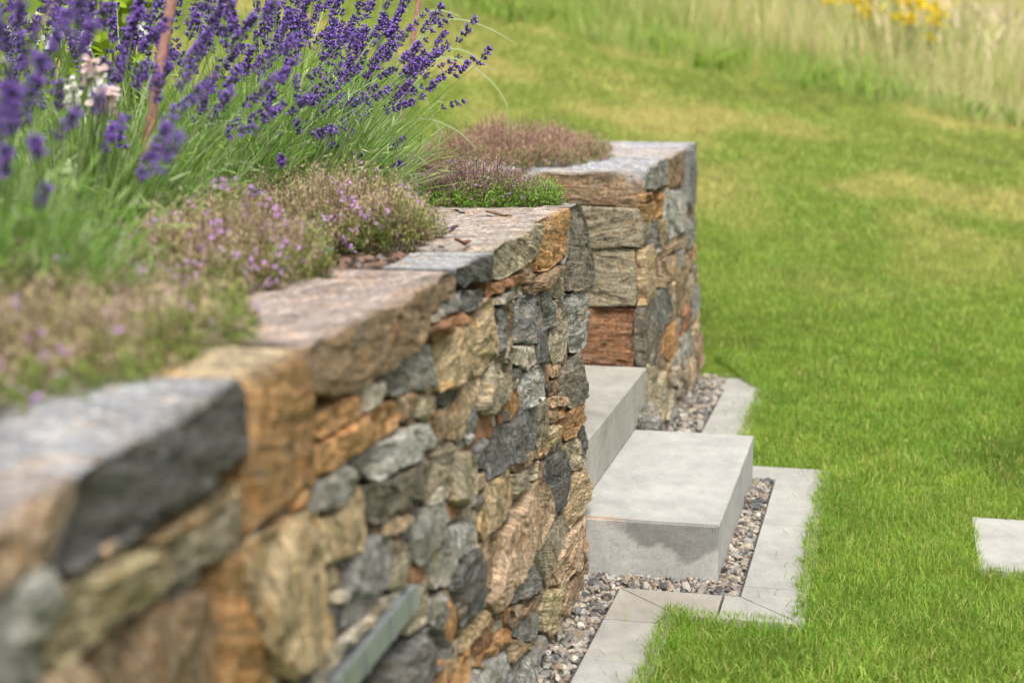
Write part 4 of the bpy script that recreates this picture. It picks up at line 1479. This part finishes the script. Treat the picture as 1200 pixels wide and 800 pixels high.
ex2 = heads([(240, 110), (215, 95), (150, 40), (255, 125), (272, 157), (160, 100), (170, 190), (300, 85), (232, 60), (252, 20), (205, 130), (190, 155), (130, 160), (143, 170), (220, 75), (228, 112), (262, 30), (120, 30), (330, 60), (318, 95), (285, 40), (180, 45), (160, 15), (310, 20)], 2.85, .04)
ex3 = heads([(45, 180), (45, 242), (10, 140), (30, 132), (70, 158), (4, 205), (8, 110), (48, 95), (85, 20), (92, 60), (35, 60), (20, 30), (60, 10), (110, 130), (5, 55), (100, 5)], 2.0, .034)
lavender('lavender just behind the rusty stake, between the sharp lavender and the near one', -0.82, 3.05, 60, 0.48, 0.32, (.20, .05, 0), rl, fol=1500, extra=ex2)
lavender('blurred pale green lavender nearest the camera at the left edge', -0.74, 2.15, 26, 0.40, 0.27, (.04, .05, 0), rl, fol=1700, extra=ex3)
ex6 = heads([(rl.uniform(290, 490), 40 + 150 * rl.random() ** 1.3) for _ in range(26)] + [(rl.uniform(230, 420), rl.uniform(120, 215)) for _ in range(14)], 3.75, .036)
lavender('lavender left of the sharp one, with low flower heads above the brown thyme', -0.76, 3.50, 52, 0.50, 0.32, (.35, .0, 0), rl, fol=1500, extra=ex6)
lavender('lavender at the back of the bed reaching the top edge, behind the sharp one', -0.66, 4.45, 99, 0.60, 0.36, (.25, .0, 0), rl, fol=900)
lavender('lavender at the back left, in front of the lime green leaves', -1.18, 3.75, 70, 0.54, 0.32, (.05, .0, 0), rl, fol=700)

# ------------------------------------------------------------------ creeping thyme
def thyme(label, cx, cy, rx, ry, ang, H, n, heads, green, pflower, rg, zb=0.885, fl=(.56, .30, .66), base_green=.35, leaf=.0056, edge_green=0.0, name='creeping_thyme'):
    root = thing(name, label, 'thyme', (cx, cy, zb), 'creeping thyme cushions on the walls')
    r = np.sqrt(rg.random(n)); a = rg.uniform(0, 2 * np.pi, n)
    rr = r * (1 + .22 * pn2(np.cos(a) * 1.3 + cx * 3, np.sin(a) * 1.3 + cy, 1.6) + .10 * pn2(np.cos(a) * 4, np.sin(a) * 4 + cx, 1.7))
    lx, ly = rr * np.cos(a) * rx, rr * np.sin(a) * ry
    ca, sa = math.cos(ang), math.sin(ang)
    x = cx + lx * ca - ly * sa; y = cy + lx * sa + ly * ca
    dome = np.sqrt(np.clip(1.04 - r ** 2, 0, 1)) * (.75 + .4 * np.clip(.5 + pn2(x, y, 9.0), 0, 1))
    top = H * (dome * .9 + .10) * rg.uniform(.55, 1.15, n) * (1 + .25 * pn2(x, y, 22.0))
    out = np.stack([(x - cx), (y - cy)], 1) / max(rx, ry)
    f = MB(); fb = MB()
    heads = np.asarray(heads); green = np.asarray(green)
    # leafy heads near the tip of each stem
    K = 26
    N_ = n * K
    Kh = 17
    u = np.concatenate([rg.beta(1.2, 1.0, (n, Kh)) * .34 + .66, rg.beta(1.6, 1.0, (n, K - Kh)) * .7], 1)
    up_ = np.clip((u - .66) / .34, 0, 1)
    spread = np.where(u > .66, .0042 * np.sin(np.clip(up_ * .86 + .14, 0, 1) * np.pi) ** .7 + .0005, .0060)
    isg = (u < base_green * rg.uniform(.5, 1.5, (n, 1)))
    isg |= (rg.random((n, 1)) < edge_green * np.clip((r - .62) * 4, 0, 1)[:, None])
    hz = zb + top[:, None] * u
    lean = out * .35 + rg.normal(0, .10, (n, 2))
    px = x[:, None] + lean[:, 0:1] * top[:, None] * u + rg.normal(0, 1, (n, K)) * spread
    py = y[:, None] + lean[:, 1:2] * top[:, None] * u + rg.normal(0, 1, (n, K)) * spread
    c = heads[rg.integers(len(heads), size=(n,))][:, None] * rg.uniform(.7, 1.35, (n, K, 1)) * rg.uniform(.75, 1.25, (n, 1, 1))
    gcol = green[rg.integers(len(green), size=(n, K))] * rg.uniform(.6, 1.3, (n, K, 1))
    c = np.where(isg[..., None], gcol, c)
    ctr = np.stack([px, py, hz], -1).reshape(-1, 3)
    d = rg.normal(size=(N_, 3)); d[:, 2] = np.abs(d[:, 2]) * .8 + .1
    b0, b1, b2 = basis(d)
    L = leaf * rg.uniform(.6, 1.35, N_)[:, None]; w = L * .48
    v = np.stack([ctr, ctr + b2 * L * .5 + b0 * w * .5, ctr + b2 * L, ctr + b2 * L * .5 - b0 * w * .5], 1)
    f.add(v.reshape(-1, 3), (np.arange(N_)[:, None] * 4 + np.arange(4)), c=np.repeat(c.reshape(-1, 3), 4, 0))
    # wiry stems
    m = n // 2
    bx = np.stack([x[:m], y[:m], np.full(m, zb - .02)], 1)
    tp = np.stack([x[:m] + lean[:m, 0] * top[:m], y[:m] + lean[:m, 1] * top[:m], zb + top[:m] * .97], 1)
    s = rg.normal(size=(m, 3)); s[:, 2] = 0; s /= np.linalg.norm(s, axis=1)[:, None]; s *= .0006
    vv = np.stack([bx - s, bx + s, tp + s, tp - s], 1)
    f.add(vv.reshape(-1, 3), np.arange(m)[:, None] * 4 + np.arange(4), c=(.13, .085, .05))
    f.build('foliage', M_LEAF, root)
    # little open flowers in clusters
    cl = np.clip(pn2(x, y, 14.0, 9.0) * 1.6 + .25, 0, 1)
    j = np.where(rg.random(n) < pflower * cl * 2)[0]
    if len(j):
        k = 5
        n2 = len(j) * k
        ctr = np.stack([x[j] + lean[j, 0] * top[j], y[j] + lean[j, 1] * top[j], zb + top[j]], 1)[:, None] + rg.normal(0, .0048, (len(j), k, 3))
        ctr = ctr.reshape(-1, 3)
        d = rg.normal(size=(n2, 3)); d[:, 2] = np.abs(d[:, 2]); d[:, 1] -= .5
        b0, b1, b2 = basis(d)
        s_ = .0030 * rg.uniform(.7, 1.3, n2)[:, None]
        v = np.stack([ctr - b0 * s_, ctr - b1 * s_ * .9, ctr + b0 * s_, ctr + b1 * s_ * .9], 1)
        col = np.asarray(fl) * rg.uniform(.7, 1.25, n2)[:, None]
        fb.add(v.reshape(-1, 3), np.arange(n2)[:, None] * 4 + np.arange(4), c=np.repeat(col, 4, 0))
        fb.build('blossoms', M_PETAL, root)
    return root


rt = np.random.default_rng(61)
BR = [(.50, .42, .21), (.55, .45, .26), (.44, .40, .17), (.56, .42, .32), (.38, .39, .14), (.52, .36, .30), (.50, .34, .30)]
OL = [(.24, .34, .06), (.31, .37, .09), (.17, .28, .05)]
BRIGHT = [(.28, .48, .06), (.34, .52, .10), (.20, .40, .05)]
PINK = [(.50, .30, .25), (.46, .28, .22), (.56, .36, .28), (.40, .26, .19), (.46, .36, .21)]
PURP = [(.38, .24, .22), (.34, .25, .19), (.42, .26, .28), (.34, .29, .17)]
thyme('out of focus brown thyme cushion nearest the camera, overhanging the dark grey capstone', -0.59, 1.98, .215, .43, -.2, .12, 4800, BR, OL, .03, rt, edge_green=.7)
thyme('mid thyme cushion with many lilac flowers, between the nearest cushion and the sharper one', -0.50, 2.68, .165, .26, -.2, .145, 3200, BR, OL, .11, rt, edge_green=.5)
thyme('brown seeding thyme cushion in front of the sharp lavender, spilling onto the capstone', -0.385, 3.26, .225, .22, -.2, .15, 3800, BR, OL, .045, rt, edge_green=.5)
thyme('purple and bright green thyme mat lying at the end of the long wall', -0.10, 4.04, .21, .19, -.2, .115, 3200, PURP, BRIGHT, .02, rt, zb=.89, fl=(.42, .24, .50), base_green=.32, edge_green=.9)
thyme('pinkish brown thyme carpet on top of the far wall pier', 0.02, 5.80, .34, .54, -.23, .15, 5200, PINK, OL, .0, rt, zb=.87, edge_green=.35, leaf=.0062)

# ------------------------------------------------------------------ other plants and small things in the bed
def stake(label, foot, tip, r):
    d = np.asarray(tip) - np.asarray(foot)
    mb = MB()
    tube(mb, [np.asarray(foot) + d * t for t in np.linspace(0, 1, 8)], [r] * 8, (.36, .19, .15), 10)
    o = mb.build('rusty_stake', M_RUST, smooth=True)
    tag(o, label, 'stake', 'rusty iron stakes in the bed')


f0 = depth_point(160, 240, 3.0); t0 = depth_point(203, -10, 3.0)
dv = (t0 - f0) / (t0[2] - f0[2])
stake('rusty iron stake rising through the lavender at upper left', f0 + dv * (0.84 - f0[2]), f0 + dv * (1.75 - f0[2]), .0095)
f0 = depth_point(468, 150, 4.9); t0 = depth_point(491, 0, 4.9)
dv = (t0 - f0) / (t0[2] - f0[2])
stake('thin rusty stake behind the sharp lavender, beside the arching grass', f0 + dv * (0.84 - f0[2]), f0 + dv * (1.7 - f0[2]), .008)


def arching_grass():
    rg = np.random.default_rng(71)
    b = depth_point(448, 205, 4.6); b[2] = .86
    root = thing('arching_grass', 'thin pale grass with long arching blades behind the sharp lavender', 'ornamental grass', b)
    shown = [[(450, 150), (470, 70), (520, 25), (565, 30), (605, 52)],
             [(452, 150), (480, 85), (530, 68), (575, 95), (596, 130), (592, 165)],
             [(452, 160), (475, 95), (500, 60), (545, 60), (580, 85)],
             [(450, 140), (465, 60), (490, 20), (515, 12), (540, 20)],
             [(448, 170), (462, 100), (490, 100), (512, 150), (515, 190)],
             [(446, 150), (452, 60), (470, 10), (500, -10)],
             [(455, 170), (490, 140), (530, 150), (560, 175)],
             [(440, 150), (440, 60), (448, -10)]]
    for i, L in enumerate(shown):
        Y = 4.55 + .05 * i
        P = np.array([b] + [depth_point(u, v, Y) for u, v in L])
        # smooth curve through the points
        u = np.linspace(0, len(P) - 1, 26)
        k = np.clip(np.floor(u).astype(int), 0, len(P) - 2); t = (u - k)[:, None]
        Pm = np.concatenate([P[:1], P, P[-1:]])
        p0, p1, p2, p3 = Pm[k], Pm[k + 1], Pm[k + 2], Pm[k + 3]
        C = .5 * (2 * p1 + (p2 - p0) * t + (2 * p0 - 5 * p1 + 4 * p2 - p3) * t ** 2 + (3 * p1 - p0 - 3 * p2 + p3) * t ** 3)
        m = MB(); ribbon(m, C, rg.uniform(.004, .0065), (.33, .40, .19), up=np.array([.2, -.9, .35]))
        m.build('blade', M_LEAF, root)
    m = MB()
    for k in range(60):
        a = rg.uniform(0, 6.28); L = rg.uniform(.3, .6)
        u = np.linspace(0, 1, 8)[:, None]
        o = np.array([math.cos(a) - .4, math.sin(a), 0])
        ribbon(m, b + np.array([0, 0, 1]) * L * u - np.array([0, 0, 1]) * u ** 3 * L * .4 + o * L * .6 * u ** 2, .004, np.array([.26, .34, .12]) * rg.uniform(.7, 1.2), up=rg.normal(size=3))
    kind(m.build('tuft', M_LEAF, root), 'stuff')


arching_grass()


def strap_leaves():
    rg = np.random.default_rng(72)
    b = depth_point(398, 230, 4.1); b[2] = .86
    root = thing('strap_leaf_plant', 'plant with broad upright green strap leaves inside the sharp lavender', 'strap leaf plant', b)
    for i, (u, v) in enumerate(((408, 40), (420, 70), (392, 30), (378, 55), (430, 55))):
        T = depth_point(u, v, 4.15)
        m = MB()
        t = np.linspace(0, 1, 8)[:, None]
        ribbon(m, b + (T - b) * t + np.array([.01, 0, .02]) * np.sin(t * 3.14), .016, (.13, .28, .045), up=np.array([.3, -.9, .2]))
        m.build('leaf', M_LEAF, root)


strap_leaves()


def lime_shrub(label, u0, v0, Y, n, spread):
    rg = np.random.default_rng(int(u0))
    c = depth_point(u0, v0, Y)
    root = thing('lime_leaf_shrub', label, 'shrub', (c[0], c[1], .86), 'lime green leafy plants behind the lavender')
    st = MB(); lf = MB()
    for k in range(n):
        T = c + rg.normal(0, 1, 3) * np.array([spread, .10, spread * .8])
        T[2] = max(T[2], .93)
        tube(st, [np.array([c[0], c[1], .85]), (T + np.array([c[0], c[1], .85])) / 2 + rg.normal(0, .02, 3), T], [.004, .003, .002], (.13, .20, .04))
        for _ in range(3):
            d = rg.normal(size=3); d[2] = abs(d[2]) * .6; d[1] -= .3
            d /= np.linalg.norm(d)
            L = rg.uniform(.05, .085)
            P0 = T + rg.normal(0, .015, 3)
            pts = P0 + d * L * np.linspace(0, 1, 7)[:, None] + np.array([0, 0, -1]) * (np.linspace(0, 1, 7)[:, None] ** 2) * L * .35
            ribbon(lf, pts, L * .55, np.array([.30, .43, .025]) * rg.uniform(.7, 1.2), up=rg.normal(size=3) + np.array([0, -1, 1]))
    st.build('stem', M_LEAF, root)
    lf.build('leaves', M_LEAF, root, smooth=True)


lime_shrub('lime green leafy plant at the top edge, left of the rusty stake', 140, 25, 4.9, 46, .10)
lime_shrub('lime green leafy plant low at the left edge behind blurred lavender', 35, 75, 4.4, 44, .09)


def white_flowers(label, pts, Y, grp=True):
    rg = np.random.default_rng(int(pts[0][0]) + 5)
    c = depth_point(pts[0][0], pts[0][1], Y)
    root = thing('white_snapdragon', label, 'flower', (c[0], c[1], .86), 'white flowering plants in the bed')
    st = MB(); bl = MB()
    base = np.array([c[0], c[1], .86])
    for (u, v, col) in pts:
        T = depth_point(u, v, Y + rg.uniform(-.05, .05))
        tube(st, [base + rg.normal(0, .01, 3) * np.array([1, 1, 0]), (base + T) / 2 + rg.normal(0, .015, 3), T], [.003, .0026, .002], (.14, .22, .06))
        for k in range(14):
            d = rg.normal(size=3); d[1] -= .4; d[2] += .2
            d /= np.linalg.norm(d)
            L = rg.uniform(.009, .017)
            P = T + rg.normal(0, .008, 3) + d * L * np.linspace(0, 1, 6)[:, None] + np.array([0, 0, -1]) * np.linspace(0, 1, 6)[:, None] ** 2 * L * .4
            ribbon(bl, P, L * .9, np.asarray(col) * rg.uniform(.85, 1.05), up=rg.normal(size=3) + np.array([0, -1.5, .5]))
    st.build('stem', M_LEAF, root)
    bl.build('blossoms', M_PETAL, root, smooth=True)


WH = (.80, .80, .70); CR = (.78, .72, .45); PK = (.72, .55, .50)
white_flowers('white snapdragon with cream flowers near the top, left of the lime leaves', [(97, 45, WH), (103, 40, WH), (92, 52, WH), (68, 42, WH), (55, 52, WH), (47, 24, CR), (13, 40, WH), (164, 35, WH), (62, 15, PK), (65, 5, PK)], 3.9)
white_flowers('fading white and apricot snapdragon spire among the blurred lavender', [(107, 78, PK), (110, 92, WH), (112, 98, WH), (120, 108, CR), (122, 115, WH), (126, 125, PK), (118, 120, WH), (128, 108, PK), (120, 140, WH), (85, 100, WH), (83, 118, WH), (104, 86, PK)], 2.9)


def mulch():
    rg = np.random.default_rng(81)
    mb = MB()
    n = 2600
    q = rg.uniform(1.2, 3.75, n); p = rg.uniform(-1.45, -0.97, n) + (3.8 - q) * 0.028
    k2 = rg.random(n) < .35
    q = np.where(k2, rg.uniform(2.35, 3.10, n), q); p = np.where(k2, rg.uniform(-1.12, -.84, n), p)
    for i in range(n):
        L, w, t = rg.uniform(.008, .024), rg.uniform(.004, .010), rg.uniform(.0015, .004)
        v = np.array([(-1, -1, -1), (1, -.7, -1), (1, .8, -1), (-1, 1, -1), (-.9, -.9, 1), (.9, -.6, 1), (1, .7, 1), (-1, .8, 1)]) * np.array([L, w, t])
        v += rg.normal(0, .0012, v.shape)
        v = v @ rot3(rg, .5).T
        a = rg.uniform(0, 6.28); ca, sa = math.cos(a), math.sin(a)
        v = v @ np.array([[ca, sa, 0], [-sa, ca, 0], [0, 0, 1]])
        v = v + site(np.array(p[i]), np.array(q[i]), .878 + rg.uniform(0, .016))
        c = np.array([(.075, .048, .035), (.13, .085, .060), (.05, .035, .03), (.20, .12, .085), (.16, .14, .125)])[rg.integers(5)]
        mb.add(v, [(0, 3, 2, 1), (4, 5, 6, 7), (0, 1, 5, 4), (1, 2, 6, 5), (2, 3, 7, 6), (3, 0, 4, 7)], c=c)
    kind(mb.build('bark_mulch', M_BARK), 'stuff')


mulch()


def dry_leaf(label, pts, w, col, lift):
    P = np.array([ground(u, v, .905) for u, v in pts])
    t = np.linspace(0, 1, 9)
    C = np.stack([np.interp(t, np.linspace(0, 1, len(P)), P[:, i]) for i in range(3)], 1)
    C[:, 2] = .907 + lift * np.abs(np.sin(t * 5)) * .5 + lift * (1 - t) ** 3
    mb = MB()
    d = C[-1] - C[0]; s = np.array([-d[1], d[0], 0]); s /= np.linalg.norm(s)
    ww = w * np.sin(np.linspace(.12, .95, 9) * np.pi) ** .7
    n = 9
    v = np.concatenate([C - s * ww[:, None] / 2 + np.array([0, 0, 1]) * ww[:, None] * .3, C, C + s * ww[:, None] / 2 + np.array([0, 0, 1]) * ww[:, None] * .35])
    i = np.arange(n - 1)
    mb.add(v, np.concatenate([np.stack([i, i + 1, n + i + 1, n + i], 1), np.stack([n + i, n + i + 1, 2 * n + i + 1, 2 * n + i], 1)]), c=col)
    o = mb.build('dry_leaf', M_BARK, smooth=True)
    sdm = o.modifiers.new('thick', 'SOLIDIFY'); sdm.thickness = .0008
    tag(o, label, 'dead leaf', 'dead leaves on the capstones')


dry_leaf('long curled dead leaf with a black end, lying on the last capstone', [(569, 254), (578, 256), (590, 255), (600, 257)], .012, (.16, .085, .03), .010)
dry_leaf('straight dark dead leaf on the capstone in front of the thyme', [(518, 274), (528, 270), (537, 266)], .009, (.085, .055, .04), .004)
dry_leaf('broad reddish dead leaf on the near edge of the pale capstone', [(533, 287), (543, 290), (552, 286)], .022, (.15, .06, .035), .006)
dry_leaf('small black dead leaf next to the thyme mat', [(530, 252), (536, 251), (545, 253)], .011, (.05, .04, .035), .008)
